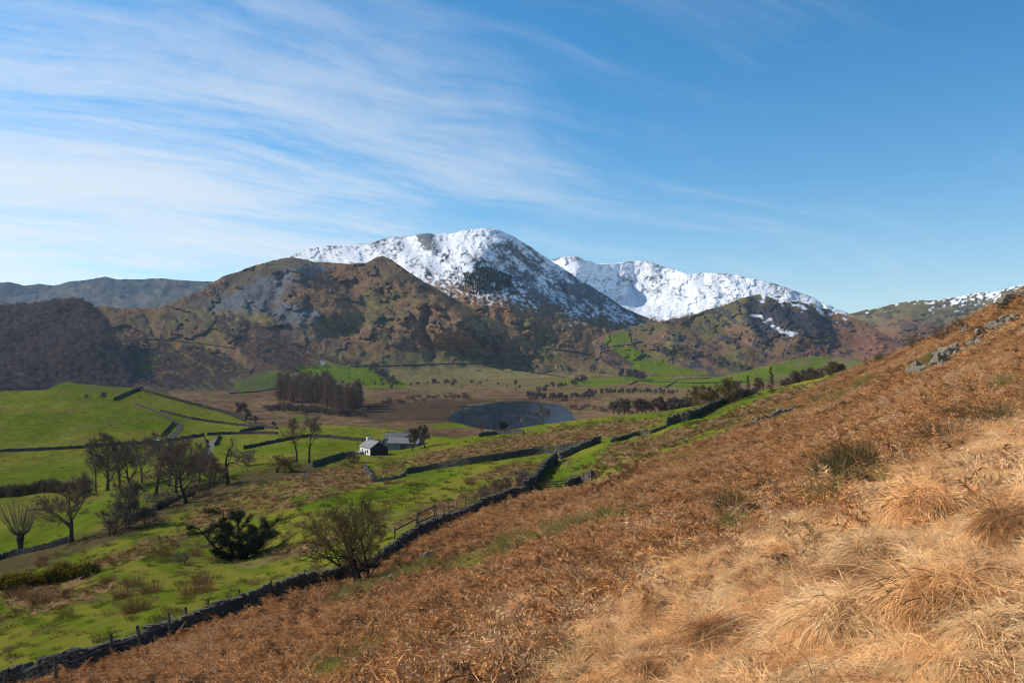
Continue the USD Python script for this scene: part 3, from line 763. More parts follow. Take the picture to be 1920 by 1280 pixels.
class Bag:
    def __init__(self):
        self.v, self.f, self.n = [], [], 0

    def add(self, v, f):
        self.v.append(np.asarray(v, float))
        self.f.append(np.asarray(f) + self.n)
        self.n += len(v)

    def tube(self, p, r, sides=4):
        self.add(*tube_arrays(p, r, sides))

    def spikes(self, base, d, width, rng):
        """One thin triangle per twig or blade."""
        base, d = np.asarray(base, float), np.asarray(d, float)
        s = np.cross(d, rng.normal(size=d.shape))
        s /= np.linalg.norm(s, axis=1, keepdims=True) + 1e-9
        w = np.broadcast_to(width, (len(d),))[:, None] * 0.5
        v = np.stack([base - s * w, base + s * w, base + d], 1).reshape(-1, 3)
        self.add(v, np.arange(len(v)).reshape(-1, 3))

    def ribbons(self, paths, width, rng, flat=None):
        """paths (n, k, 3): bent blades that taper to their tips."""
        p = np.asarray(paths, float)
        n, k = p.shape[:2]
        d = p[:, -1] - p[:, 0]
        s = np.cross(d, rng.normal(size=d.shape) if flat is None else flat)
        s /= np.linalg.norm(s, axis=1, keepdims=True) + 1e-9
        w = (np.broadcast_to(width, (n,))[:, None] * np.linspace(1, 0.15, k)[None])[..., None] * 0.5
        v = np.stack([p - s[:, None] * w, p + s[:, None] * w], 2).reshape(n, 2 * k, 3)
        f = []
        for i in range(k - 1):
            f += [[2 * i, 2 * i + 1, 2 * i + 3], [2 * i, 2 * i + 3, 2 * i + 2]]
        f = (np.arange(n)[:, None, None] * 2 * k + np.array(f)[None]).reshape(-1, 3)
        self.add(v.reshape(-1, 3), f)

    def mesh(self):
        return np.vstack(self.v), np.vstack(self.f)


def unit(x):
    x = np.asarray(x, float)
    return x / (np.linalg.norm(x, axis=-1, keepdims=True) + 1e-9)


def grow(rng, p, d, L, n, wig, lift):
    pts, d = [np.array(p, float)], unit(d)
    for _ in range(n):
        d = unit(d + rng.normal(0, wig, 3) + [0, 0, lift])
        pts.append(pts[-1] + d * L / n)
    return np.array(pts)


def side_dir(rng, d, ang):
    a = unit(np.cross(d, rng.normal(size=3)))
    return unit(d * math.cos(ang) + a * math.sin(ang))


def pick(pts, t):
    x = t * (len(pts) - 1)
    i = min(int(x), len(pts) - 2)
    return pts[i] + (pts[i + 1] - pts[i]) * (x - i), unit(pts[i + 1] - pts[i])


def bare_tree(seed, H=14.0, R=0.32, bole=0.22, limbs=7, ang=0.75, lift=0.10, wig=0.16, sub=6, subsub=5, twigs=10, reach=0.5, tw=0.03, tl=0.9, stems=1, lean=(0, 0)):
    """A leafless broadleaf: (trunk and limbs, branches and twigs)."""
    rng = np.random.default_rng(seed)
    wood, crown, tb, td = Bag(), Bag(), [], []
    for st in range(stems):
        off = np.array([0, 0, -0.4]) if stems == 1 else np.array([*rng.normal(0, R * 1.6, 2), -0.4])
        d0 = unit([lean[0] + rng.normal(0, 0.06), lean[1] + rng.normal(0, 0.06), 1]) if stems == 1 else unit([lean[0] + rng.normal(0, 0.35), lean[1] + rng.normal(0, 0.35), 1])
        T = grow(rng, off, d0, H * 0.72, 7, wig * 0.45, 0.05)
        rr = R / (1 if stems == 1 else 1.6)
        wood.tube(T, rr * np.array([1.35, 1.0, 0.86, 0.72, 0.55, 0.4, 0.26, 0.12]), 7)
        for i in range(limbs):
            t = bole + (1 - bole) * (i + rng.random() * 0.7) / limbs
            p, d = pick(T, min(t, 0.97))
            L = H * reach * (1.05 - 0.55 * t) * rng.uniform(0.8, 1.2)
            B = grow(rng, p, side_dir(rng, d, ang * rng.uniform(0.75, 1.25)), L, 6, wig, lift)
            r1 = rr * (0.50 - 0.28 * t)
            wood.tube(B, r1 * np.linspace(1, 0.22, 7), 5)
            for j in range(sub):
                tt = 0.25 + 0.75 * (j + rng.random()) / sub
                p, d = pick(B, min(tt, 0.98))
                L2 = L * 0.5 * (1.15 - 0.6 * tt) * rng.uniform(0.7, 1.2)
                C = grow(rng, p, side_dir(rng, d, rng.uniform(0.5, 1.0)), L2, 4, wig, lift * 0.8)
                crown.tube(C, max(r1 * 0.36, 0.014) * np.linspace(1, 0.3, 5), 3)
                for k in range(subsub):
                    p, d = pick(C, min(0.25 + 0.75 * (k + rng.random()) / subsub, 0.98))
                    D = grow(rng, p, side_dir(rng, d, rng.uniform(0.4, 0.9)), L2 * 0.5 * rng.uniform(0.6, 1.2), 2, wig, lift * 0.6)
                    crown.tube(D, [0.020, 0.013, 0.008], 3)
                    q = rng.random(twigs)[:, None]
                    base = D[0] + (D[2] - D[0]) * (0.15 + 0.85 * q)
                    tb.append(base)
                    td.append(unit(unit(D[2] - D[0])[None] + rng.normal(0, 0.55, (twigs, 3)) + [0, 0, 0.1]) * tl * rng.uniform(0.5, 1.2, (twigs, 1)))
    crown.spikes(np.vstack(tb), np.vstack(td), tw, rng)
    return wood.mesh(), crown.mesh()


def far_tree(seed, H=10.0, W=3.6, n=420, tw=0.10, tl=1.5):
    """A cheap leafless tree for woods: trunk, limbs and a haze of twigs."""
    rng = np.random.default_rng(seed)
    b = Bag()
    b.tube(grow(rng, [0, 0, -0.5], [0, 0, 1], H * 0.7, 3, 0.05, 0.05), [0.22, 0.17, 0.12, 0.06], 4)
    bs, ds = [], []
    for i in range(9):
        a = rng.uniform(0, 2 * np.pi)
        L = grow(rng, [0, 0, H * rng.uniform(0.2, 0.6)], [math.cos(a), math.sin(a), rng.uniform(0.6, 1.4)], W * rng.uniform(0.9, 1.4), 2, 0.15, 0.1)
        b.tube(L, [0.09, 0.06, 0.03], 3)
    z = rng.beta(2.2, 1.6, n)
    rad = W * np.sqrt(np.clip(1 - (2 * z - 0.9) ** 2 / 1.4, 0.05, 1)) * np.sqrt(rng.random(n))
    a = rng.uniform(0, 2 * np.pi, n)
    base = np.stack([rad * np.cos(a), rad * np.sin(a), H * (0.22 + 0.75 * z)], 1)
    out = base - [0, 0, H * 0.3]
    b.spikes(base, unit(unit(out) + rng.normal(0, 0.4, (n, 3)) + [0, 0, 0.3]) * tl * rng.uniform(0.6, 1.2, (n, 1)), tw, rng)
    return b.mesh()


def conifer(seed, H=22.0, W=3.0, whorls=26, per=7, needles=26, tw=0.05, tl=0.8, droop=-0.12, start=0.10, shape=1.0):
    rng = np.random.default_rng(seed)
    wood, crown, tb, td = Bag(), Bag(), [], []
    T = grow(rng, [0, 0, -0.5], [0, 0, 1], H, 8, 0.012, 0.02)
    wood.tube(T, H * 0.011 * np.linspace(1.2, 0.06, 9), 6)
    for i in range(whorls):
        t = start + (1 - start) * (i + 0.3) / whorls
        p, _ = pick(T, min(t, 0.985))
        for j in range(per):
            a = rng.uniform(0, 2 * np.pi)
            L = W * ((1 - t) ** shape * 0.95 + 0.06) * rng.uniform(0.65, 1.15)
            B = grow(rng, p, [math.cos(a), math.sin(a), rng.uniform(-0.05, 0.3)], L, 3, 0.08, droop)
            crown.tube(B, np.array([0.035, 0.025, 0.016, 0.008]), 3)
            q = rng.random((needles, 1))
            tb.append(B[0] + (B[3] - B[0]) * (0.15 + 0.85 * q))
            td.append(unit(unit(B[3] - B[0])[None] * 0.7 + rng.normal(0, 0.6, (needles, 3)) + [0, 0, -0.1]) * tl * rng.uniform(0.5, 1.1, (needles, 1)))
    crown.spikes(np.vstack(tb), np.vstack(td), tw, rng)
    return wood.mesh(), crown.mesh()


def pollard(seed=5, H=10.0):
    rng = np.random.default_rng(seed)
    wood, crown, tb, td = Bag(), Bag(), [], []
    T = grow(rng, [0, 0, -0.4], [0, 0, 1], 3.4, 5, 0.04, 0.03)
    wood.tube(T, [0.62, 0.46, 0.42, 0.46, 0.62, 0.5], 8)
    for i in range(9):
        a = i * 0.7 + rng.uniform(-0.2, 0.2)
        wood.tube(grow(rng, T[-1] - [0, 0, 0.25], [math.cos(a), math.sin(a), 0.55], 1.5, 3, 0.1, 0.1), [0.26, 0.2, 0.2, 0.08], 5)
        for j in range(8):
            p = T[-1] + np.array([math.cos(a), math.sin(a), 0.3]) * rng.uniform(0.4, 1.4)
            S = grow(rng, p, [0.42 * math.cos(a) + rng.normal(0, 0.12), 0.42 * math.sin(a) + rng.normal(0, 0.12), 1], H * rng.uniform(0.4, 0.66), 5, 0.05, 0.02)
            crown.tube(S, np.linspace(0.05, 0.012, 6), 3)
            q = rng.random((26, 1))
            tb.append(S[1] + (S[5] - S[1]) * q)
            td.append(unit(unit(S[5] - S[1])[None] + rng.normal(0, 0.35, (26, 3))) * rng.uniform(0.4, 1.1, (26, 1)))
    crown.spikes(np.vstack(tb), np.vstack(td), 0.022, rng)
    return wood.mesh(), crown.mesh()


def yew(seed=9, H=7.5):
    """Dark spreading evergreen: forked trunk, boughs and leafy sprays."""
    rng = np.random.default_rng(seed)
    wood, crown, tb, td = Bag(), Bag(), [], []
    for st, (dx, dy) in enumerate([(-0.45, 0.1), (0.5, -0.1), (0.05, 0.3), (0.9, 0.2), (-0.8, -0.2)]):
        T = grow(rng, [dx * 0.4, dy * 0.4, -0.4], [dx, dy, 1.0], H * rng.uniform(0.62, 0.86), 6, 0.12, 0.05)
        wood.tube(T, np.linspace(0.22, 0.04, 7), 6)
        for i in range(13):
            p, d = pick(T, 0.10 + 0.89 * (i + rng.random()) / 13)
            L = rng.uniform(1.4, 3.0) * (1.15 - 0.6 * i / 13)
            B = grow(rng, p, unit([rng.normal(), rng.normal(), rng.uniform(0.0, 0.55)]), L, 4, 0.15, 0.03)
            crown.tube(B, np.linspace(0.05, 0.012, 5), 3)
            m = 230
            q = rng.random((m, 1)) ** 0.7
            base = B[0] + (B[4] - B[0]) * q + rng.normal(0, 0.16, (m, 3))
            tb.append(base)
            td.append(unit(unit(B[4] - B[0])[None] * 0.8 + rng.normal(0, 0.5, (m, 3))) * rng.uniform(0.25, 0.6, (m, 1)))
    crown.spikes(np.vstack(tb), np.vstack(td), 0.065, rng)
    return wood.mesh(), crown.mesh()


def blades(seed, n, R, L, width, up, bend, k=4, flow=(0, 0), spread=0.5, dome=0.0, wild=0.28):
    """Grass: n bent blades from a disc of radius R."""
    rng = np.random.default_rng(seed)
    a, r = rng.uniform(0, 2 * np.pi, n), R * np.sqrt(rng.random(n))
    base = np.stack([r * np.cos(a), r * np.sin(a), dome * (1 - (r / R) ** 2) - 0.03], 1)
    d = unit(np.stack([np.cos(a) * spread * r / R + flow[0], np.sin(a) * spread * r / R + flow[1], np.full(n, up)], 1) + rng.normal(0, wild, (n, 3)))
    l = L * rng.uniform(0.5, 1.15, n)
    pts, p = [base], base.copy()
    side = rng.normal(0, 0.18 + max(0, wild - 0.28) * 2.2, (n, 3))
    for i in range(1, k):
        d = unit(d + np.array([0, 0, -bend]) + side / k)
        p = p + d * (l / (k - 1))[:, None]
        pts.append(p.copy())
    bag = Bag()
    bag.ribbons(np.stack(pts, 1), width * rng.uniform(0.6, 1.3, n), rng)
    return bag.mesh()


def bracken(seed, fronds=7, R=0.35, L=0.75, up=0.5):
    """Dead bracken: bent ribs with ragged pinnae on both sides."""
    rng = np.random.default_rng(seed)
    bag = Bag()
    for i in range(fronds):
        a = rng.uniform(0, 2 * np.pi)
        rib = grow(rng, [*(rng.normal(0, R * 0.55, 2)), rng.uniform(-0.02, 0.10)], [math.cos(a) - 0.35, math.sin(a) - 0.15, rng.uniform(0.0, up)], L * rng.uniform(0.5, 1.15), 5, 0.20, -0.16)
        bag.ribbons(rib[None], 0.016, rng)
        d = unit(rib[-1] - rib[0])
        side = unit(np.cross(d, [rng.normal(0, 0.5), rng.normal(0, 0.5), 1.0]))
        t = np.linspace(0.12, 0.97, 13)
        base = np.stack([np.interp(t * 5, np.arange(6), rib[:, k]) for k in range(3)], 1)
        ln = (0.26 * (1 - t) + 0.04) * rng.uniform(0.7, 1.2, 13)
        for sg in (-1, 1):
            dd = unit(sg * side + d * 0.45 + rng.normal(0, 0.4, (13, 3))) * ln[:, None] * (0.7 if rng.random() < 0.4 else 1)
            bag.spikes(base, dd, 0.036, rng)
    n = 30
    base = np.stack([*rng.normal(0, R * 0.9, (2, n)), rng.uniform(0, 0.12, n)], 1)
    bag.spikes(base, unit(np.stack([*rng.normal(0, 1, (2, n)), rng.normal(0.1, 0.35, n)], 1)) * rng.uniform(0.12, 0.4, (n, 1)), 0.02, rng)
    return bag.mesh()


BARK = plain_look('bark_dark', (0.036, 0.0288, 0.0224), (0.068, 0.0576, 0.0448), 2.0, vary=0.2, bump=0.4)
BARKP = plain_look('bark_pale', (0.208, 0.192, 0.168), (0.32, 0.304, 0.272), 3.0)
TWIG = plain_look('twigs_brown', (0.113, 0.0834, 0.0628), (0.196, 0.144, 0.105), 0.5, vary=0.35)
TWIGP = plain_look('twigs_purple', (0.14, 0.102, 0.086), (0.20, 0.148, 0.122), 0.5, vary=0.4)
TWIGO = plain_look('twigs_olive', (0.111, 0.0875, 0.039), (0.169, 0.131, 0.0585), 0.6, vary=0.2)
TWIGT = plain_look('twigs_tan', (0.14, 0.119, 0.077), (0.21, 0.182, 0.119), 0.6)
LARCHC = plain_look('larch_twigs', (0.135, 0.092, 0.064), (0.21, 0.145, 0.098), 0.4, vary=0.35)
NEEDLE = plain_look('needles_dark', (0.016, 0.026, 0.014), (0.035, 0.048, 0.022), 0.5, vary=0.3)
YEWL = plain_look('yew_leaves', (0.016, 0.024, 0.010), (0.040, 0.046, 0.018), 1.2, rough=0.6)
BRACKL = [plain_look('bracken_rust', (0.32, 0.156, 0.0604), (0.545, 0.295, 0.129), 2.5, vary=0.5, trans=0.15), plain_look('bracken_dark', (0.129, 0.0656, 0.0343), (0.246, 0.134, 0.0657), 2.5, vary=0.5, trans=0.1),
          plain_look('bracken_pale', (0.409, 0.249, 0.123), (0.599, 0.408, 0.225), 2.5, vary=0.4, trans=0.15)]
STRAWL = [plain_look('straw_gold', (0.606, 0.355, 0.154), (0.895, 0.582, 0.293), 3.0, vary=0.35, trans=0.40), plain_look('straw_pale', (0.716, 0.482, 0.252), (0.92, 0.708, 0.415), 3.0, vary=0.3, trans=0.40),
          plain_look('straw_brown', (0.336, 0.172, 0.0754), (0.542, 0.294, 0.134), 3.0, vary=0.35, trans=0.2)]
RUSHL = plain_look('rush_green', (0.045, 0.050, 0.018), (0.15, 0.12, 0.05), 2.0, vary=0.3, trans=0.1)
RUSHB = plain_look('rush_brown', (0.096, 0.06, 0.028), (0.176, 0.116, 0.056), 2.0, vary=0.3, trans=0.1)
STREAK = plain_look('streak_green', (0.13, 0.135, 0.03), (0.24, 0.22, 0.07), 2.0, vary=0.4, trans=0.3)
TURF = plain_look('turf_green', (0.0725, 0.0823, 0.0122), (0.128, 0.13, 0.0304), 2.0, vary=0.4, trans=0.3)
TANL = plain_look('tan_grass', (0.15, 0.1087, 0.045), (0.24, 0.18, 0.0825), 2.0, vary=0.4, trans=0.2)
GORSEL = plain_look('gorse_leaf', (0.022, 0.032, 0.010), (0.05, 0.055, 0.018), 1.5)
GORSEF = plain_look('gorse_flower', (0.315, 0.189, 0.0105), (0.434, 0.28, 0.021), 1.5)


# ------------------------------------------------------------------ scattering
def cells(poly, du=4.0, dv=3.0, extra=None):
    """Pixel cells inside a polygon with the ground area (square metres) behind each."""
    p = np.asarray(poly, float)
    us, vs = np.arange(max(p[:, 0].min(), -160), min(p[:, 0].max(), 2380), du), np.arange(p[:, 1].min(), min(p[:, 1].max(), 1420), dv)
    U, V = np.meshgrid(us, vs)
    U, V = U.ravel(), V.ravel()
    ok = (sdist(poly, U, V) > 0) & (V > brow(U) + 1)
    U, V = U[ok], V[ok]
    Y0, Y1 = Yhill_raw(U, V), Yhill_raw(U, V + dv)
    return U, V, Y0, np.clip((Y0 - Y1), 0, None) * Y0 * du / F


def scatter(poly, density, seed, keep=None, du=4.0, dv=3.0):
    """Random ground points in a polygon: density(Y, u, v) per square metre."""
    rng = np.random.default_rng(seed)
    U, V, Y, A = cells(poly, du, dv)
    n = rng.poisson(A * density(Y, U, V))
    U, V = np.repeat(U, n), np.repeat(V, n)
    U, V = U + rng.uniform(0, du, len(U)), V + rng.uniform(0, dv, len(V))
    if keep is not None:
        k = rng.random(len(U)) < keep(U, V)
        U, V = U[k], V[k]
    return U, V, ground(U, V)


def instancer(name, protos, pts, seed, smin, smax, label=None, parent=None, tilt=0.15, spin=None, scale=None, cat=None, kind='stuff', which=None):
    """protos: [(mesh, material)]; one copy stands on every point."""
    rng = np.random.default_rng(seed)
    base = '/World/' + numbered(name) if parent is None else f'{parent.GetPath()}/' + child_name(str(parent.GetPath()), name)
    pi = UsdGeom.PointInstancer.Define(stage, base)
    paths = []
    for i, (mesh, mat) in enumerate(protos):
        q = f'{base}/shape_{i:03d}'
        usdkit.mesh(stage, q, mesh, mat)
        paths.append(q)
    pi.CreatePrototypesRel().SetTargets(paths)
    n = len(pts)
    pi.CreateProtoIndicesAttr(Vt.IntArray.FromNumpy((rng.integers(0, len(protos), n) if which is None else which).astype(np.int32)))
    pi.CreatePositionsAttr(Vt.Vec3fArray.FromNumpy(np.asarray(pts, np.float32)))
    a = rng.uniform(0, 2 * np.pi, n) if spin is None else spin + rng.normal(0, 0.5, n)
    tx, ty = rng.normal(0, tilt, n) / 2, rng.normal(0, tilt, n) / 2
    qz = np.stack([np.cos(a / 2), np.zeros(n), np.zeros(n), np.sin(a / 2)], 1)
    q = np.stack([qz[:, 0], tx * qz[:, 0] + ty * qz[:, 3], ty * qz[:, 0] - tx * qz[:, 3], qz[:, 3]], 1)
    q /= np.linalg.norm(q, axis=1, keepdims=True)
    pi.CreateOrientationsAttr(Vt.QuathArray([Gf.Quath(float(w), float(x), float(y), float(z)) for w, x, y, z in q]))
    s = rng.uniform(smin, smax, n) * (1 if scale is None else scale)
    pi.CreateScalesAttr(Vt.Vec3fArray.FromNumpy(np.stack([s, s, s * rng.uniform(0.8, 1.2, n)], 1).astype(np.float32)))
    return tag(pi, label, cat, kind=kind)
# ------------------------------------------------------------------ dry stone walls and fences
def stone_look(name, dark, pale, lichen):
    g = Graph()
    pos = g.n('geometry', 'position')
    isl = g.n('geometry', 'random_per_island')
    n = g.n('noise_texture', 'fac', vector=pos, scale=5.0, detail=5.0, roughness=0.65)
    col = g.mix(g.m('add', g.m('multiply', isl, 0.7), g.m('multiply', n, 0.4), clamp=True), dark, pale)
    n2 = g.n('noise_texture', 'fac', vector=pos, scale=1.3, detail=5.0, roughness=0.7)
    col = g.mix(g.rng(n2, 0.52, 0.68), col, lichen)
    return g.build(name, g.n('diffuse_bsdf', 'BSDF', color=col, roughness=0.5, normal=g.n('bump', 'normal', height=n, strength=0.5, distance=0.03)))


STONE = stone_look('wall_stone', (0.05, 0.048, 0.044), (0.25, 0.235, 0.21), (0.09, 0.09, 0.05))
STONEP = stone_look('wall_stone_pale', (0.09, 0.087, 0.08), (0.25, 0.24, 0.215), (0.12, 0.12, 0.075))
SHADED_FARSTONE = stone_look('far_wall_stone_shaded', (0.035, 0.033, 0.031), (0.11, 0.104, 0.094), (0.055, 0.056, 0.032))  # stone darkened to carry the walls' shaded sides and cast shadows
DARKSTONE = stone_look('wall_core_dark', (0.03, 0.03, 0.03), (0.07, 0.07, 0.065), (0.05, 0.055, 0.03))
WOOD = plain_look('weathered_wood', (0.055, 0.047, 0.038), (0.11, 0.10, 0.085), 4.0)
WIRE = plain_look('fence_wire', (0.16, 0.16, 0.16), (0.22, 0.22, 0.21), 4.0, rough=0.5)
_BOX = np.array([[-1, -1, -1], [1, -1, -1], [1, 1, -1], [-1, 1, -1], [-1, -1, 1], [1, -1, 1], [1, 1, 1], [-1, 1, 1]], float)
_BOXF = np.array([[0, 2, 1], [0, 3, 2], [4, 5, 6], [4, 6, 7], [0, 1, 5], [0, 5, 4], [1, 2, 6], [1, 6, 5], [2, 3, 7], [2, 7, 6], [3, 0, 4], [3, 4, 7]])


def stones(cen, half, yaw, rng, jit=0.16, roll=None):
    """Rough blocks: (n, 8, 3) vertices."""
    n = len(cen)
    v = _BOX[None] * (1 + rng.uniform(-jit, jit, (n, 8, 3))) * np.asarray(half)[:, None]
    if roll is not None:
        c, s = np.cos(roll)[:, None], np.sin(roll)[:, None]
        v = np.stack([v[..., 0] * c - v[..., 2] * s, v[..., 1], v[..., 0] * s + v[..., 2] * c], -1)
    c, s = np.cos(yaw)[:, None], np.sin(yaw)[:, None]
    return np.stack([v[..., 0] * c - v[..., 1] * s, v[..., 0] * s + v[..., 1] * c, v[..., 2]], -1) + np.asarray(cen)[:, None]


def joined(v):
    n = len(v)
    return v.reshape(-1, 3), (np.arange(n)[:, None, None] * 8 + _BOXF[None]).reshape(-1, 3)


def track(px, where=ground, step=0.5):
    """World polyline along the ground under a pixel polyline, evenly resampled."""
    p = np.asarray(px, float)
    t = np.linspace(0, len(p) - 1, len(p) * 14)
    w = where(np.interp(t, np.arange(len(p)), p[:, 0]), np.interp(t, np.arange(len(p)), p[:, 1]))
    d = np.concatenate([[0], np.cumsum(np.linalg.norm(np.diff(w[:, :2], axis=0), axis=1))])
    s = np.arange(0, d[-1], step)
    return np.stack([np.interp(s, d, w[:, k]) for k in range(3)], 1), d[-1]


def wall(px, label, height=1.25, thick=0.55, stone=0.42, seed=1, mat=None, cores=True, single=0, ruin=0.0, where=ground, name='stone_wall', group=None):
    """A drystone wall: courses of uneven blocks, a cope of tilted ones, a dark core."""
    rng = np.random.default_rng(seed)
    mat = mat or STONE
    line, L = track(px, where, 0.25)
    s_of = np.arange(len(line)) * 0.25
    head = np.unwrap(np.arctan2(np.gradient(line[:, 1]), np.gradient(line[:, 0])))

    def at(s):
        return np.stack([np.interp(s, s_of, line[:, k]) for k in range(3)], 1), np.interp(s, s_of, head)
    hvar = lambda s: height * (1 + 0.22 * fbm2(s, s * 0, 6.0, 3, seed) * 2 - ruin * np.clip(fbm2(s, s * 0 + 5, 9.0, 3, seed + 7) * 4 + 0.3, 0, 1))
    out, ch = [], stone * 0.46
    for c in range(int(height * 1.25 / ch) + 1):
        s, ss = 0.0, []
        ln = stone * rng.uniform(0.55, 1.45, int(L / (stone * 0.8)) + 4)
        edge = np.cumsum(ln) - ln[0] * rng.random()
        mid = edge - ln / 2
        ok = (mid > 0) & (mid < L) & (c * ch < hvar(mid) - ch * 0.3)
        mid, ln = mid[ok], ln[ok]
        if not len(mid):
            continue
        p, a = at(mid)
        p = p.copy()
        p[:, 2] += -0.15 + (c + 0.5) * ch + rng.normal(0, ch * 0.08, len(mid))
        off = rng.normal(0, 0.05, len(mid))
        p[:, 0] += -np.sin(a) * off
        p[:, 1] += np.cos(a) * off
        w = thick * (1 - 0.25 * c * ch / height) * 0.5
        out.append(stones(p, np.stack([ln * 0.47, np.full(len(mid), w) * rng.uniform(0.88, 1.1, len(mid)), np.full(len(mid), ch * 0.47)], 1), a + rng.normal(0, 0.05, len(mid)), rng))
    ln = stone * rng.uniform(0.5, 1.1, int(L / (stone * 0.62)) + 4)
    mid = np.cumsum(ln) - ln / 2
    ln, mid = ln[mid < L], mid[mid < L]
    keep = rng.random(len(mid)) > 0.12 + ruin * 0.6
    ln, mid = ln[keep], mid[keep]
    p, a = at(mid)
    p = p.copy()
    p[:, 2] += -0.15 + np.ceil(hvar(mid) / ch - 0.3).clip(0) * ch + ch * 0.4
    out.append(stones(p, np.stack([ln * 0.44, thick * 0.4 * rng.uniform(0.7, 1.2, len(mid)), ch * rng.uniform(0.4, 1.0, len(mid))], 1), a + rng.normal(0, 0.15, len(mid)), rng, 0.25, rng.normal(0, 0.35, len(mid))))
    v = np.concatenate(out)
    root = thing(name, label, 'wall', group=group)
    if single:
        near = np.argsort(v.mean(1)[:, 1])
        for i in near[:single]:
            obj('stone', (v[i], _BOXF), mat, root)
        v = v[near[single:]]
    tag(obj('stone_courses', joined(v), mat, root), kind='stuff')
    if cores:
        p, a = line, head
        n = np.stack([-np.sin(a), np.cos(a), 0 * a], 1) * thick * 0.26
        h = np.clip(hvar(s_of) - 0.3, 0.05, None)[:, None] * [0, 0, 1]
        lo = p - [0, 0, 0.35]
        ring = np.stack([lo - n, p - n + h, p + n + h, lo + n], 1)
        m = len(p)
        f = []
        for k in range(4):
            i = np.arange(m - 1) * 4
            f.append(np.stack([i + k, i + (k + 1) % 4, i + 4 + (k + 1) % 4, i + 4 + k], 1))
        obj('core', (ring.reshape(-1, 3), np.vstack(f)), DARKSTONE, root)
    return root


def far_wall(px, label, where, height=1.6, thick=0.9, seed=1, group=None, name='stone_wall', mat=None):
    """A wall too far off to tell its stones apart: one uneven ridge of masonry."""
    rng = np.random.default_rng(seed)
    line, L = track(px, where, 1.5)
    a = np.arctan2(np.gradient(line[:, 1]), np.gradient(line[:, 0]))
    n = np.stack([-np.sin(a), np.cos(a), 0 * a], 1)
    h = height * (1 + rng.uniform(-0.2, 0.2, len(line)))
    m = len(line)
    ring = np.stack([line - n * thick * 0.6 - [0, 0, 2.0], line - n * (thick * 0.42) + h[:, None] * [0, 0, 0.93], line + h[:, None] * [0, 0, 1.05], line + n * (thick * 0.42) + h[:, None] * [0, 0, 0.93], line + n * thick * 0.6 - [0, 0, 2.0]], 1)
    ring += rng.normal(0, 0.06, ring.shape)
    i = np.arange(m - 1) * 5
    f = np.vstack([np.stack([i + k, i + (k + 1) % 5, i + 5 + (k + 1) % 5, i + 5 + k], 1) for k in range(5)])
    return tag(obj(name, (ring.reshape(-1, 3), f), mat or SHADED_FARSTONE), label, 'wall', group)


def bar(bag, p, q, w, h):
    """A squared rail from p to q."""
    p, q = np.asarray(p, float), np.asarray(q, float)
    d = unit(q - p)
    s = unit(np.cross(d, [0, 0, 1.0]) if abs(d[2]) < 0.95 else np.cross(d, [0, 1.0, 0])) * w / 2
    t = unit(np.cross(s, d)) * h / 2
    v = [p - s - t, p + s - t, p + s + t, p - s + t, q - s - t, q + s - t, q + s + t, q - s + t]
    bag.add(v, [[0, 2, 1], [0, 3, 2], [4, 5, 6], [4, 6, 7], [0, 1, 5], [0, 5, 4], [1, 2, 6], [1, 6, 5], [2, 3, 7], [2, 7, 6], [3, 0, 4], [3, 4, 7]])


NEAR_WALL = [(-60, 1322), (40, 1283), (130, 1264), (220, 1232), (320, 1193), (390, 1170), (450, 1147), (510, 1125), (560, 1106), (620, 1092), (690, 1068), (740, 1036), (790, 1002), (860, 972), (920, 948), (985, 927)]
wall(NEAR_WALL, 'long drystone wall with fence posts running between the bracken slope and the green field', 1.05, 0.5, 0.30, 11, single=300, ruin=0.12)
wall([(985, 926), (998, 912), (1012, 897), (1027, 880), (1044, 866)], 'thick dark wall end climbing right from the corner above the field gate', 1.5, 0.7, 0.42, 12)
wall([(1050, 861), (1072, 851), (1092, 843), (1112, 833), (1124, 829)], 'short pale wall piece just above the dark wall end, left of the gap', 1.3, 0.6, 0.42, 13, mat=STONEP)
wall([(1062, 916), (1085, 909), (1112, 900)], 'low wall stub at the right end of the field gate, half hidden by bracken', 1.1, 0.6, 0.42, 14)
wall([(760, 890), (820, 880), (880, 871), (940, 861), (1000, 852), (1050, 846), (1100, 836), (1126, 830)], 'grey drystone wall crossing the slope below the brow between two green strips', 1.35, 0.6, 0.45, 15)
wall([(680, 874), (686, 882), (693, 892), (700, 902)], 'short tumbled wall running downhill towards the field under the cottage', 1.1, 0.6, 0.45, 16, mat=STONEP, ruin=0.3)
wall([(700, 903), (730, 899), (760, 893)], 'broken low wall of scattered stones under the cottage slope', 0.7, 0.6, 0.45, 17, mat=STONEP, ruin=0.7)
wall([(1146, 830), (1170, 824), (1200, 817), (1222, 814), (1250, 802)], 'gappy low wall with pale stones below the brow of the brown slope', 0.8, 0.6, 0.45, 18, ruin=0.5)
wall([(1250, 801), (1270, 794), (1292, 788), (1320, 776), (1345, 764), (1372, 751)], 'dark drystone wall climbing the green strip towards the bare trees', 1.7, 0.7, 0.48, 19)
wall([(1374, 752), (1392, 745), (1420, 738)], 'thick end of the wall beside the round bare trees', 1.9, 0.8, 0.48, 20)
wall([(1386, 803), (1410, 796), (1432, 790), (1450, 782), (1470, 776), (1492, 770)], 'line of fallen stones from a ruined wall in the upper bracken', 0.6, 0.7, 0.5, 21, mat=STONEP, ruin=0.8)
wall([(588, 876), (610, 868), (640, 858), (664, 855)], 'dark wall with rubble at its foot left of the cottage', 1.5, 0.7, 0.48, 22)
wall([(898, 818), (930, 814), (955, 813), (982, 812)], 'short level wall on the brow below the tarn', 1.3, 0.6, 0.48, 23)
wall([(-60, 1066), (0, 1050), (60, 1036), (100, 1024), (132, 1014)], 'dark wall at the foot of the slope beside the pollard tree', 1.1, 0.6, 0.5, 24, ruin=0.2)
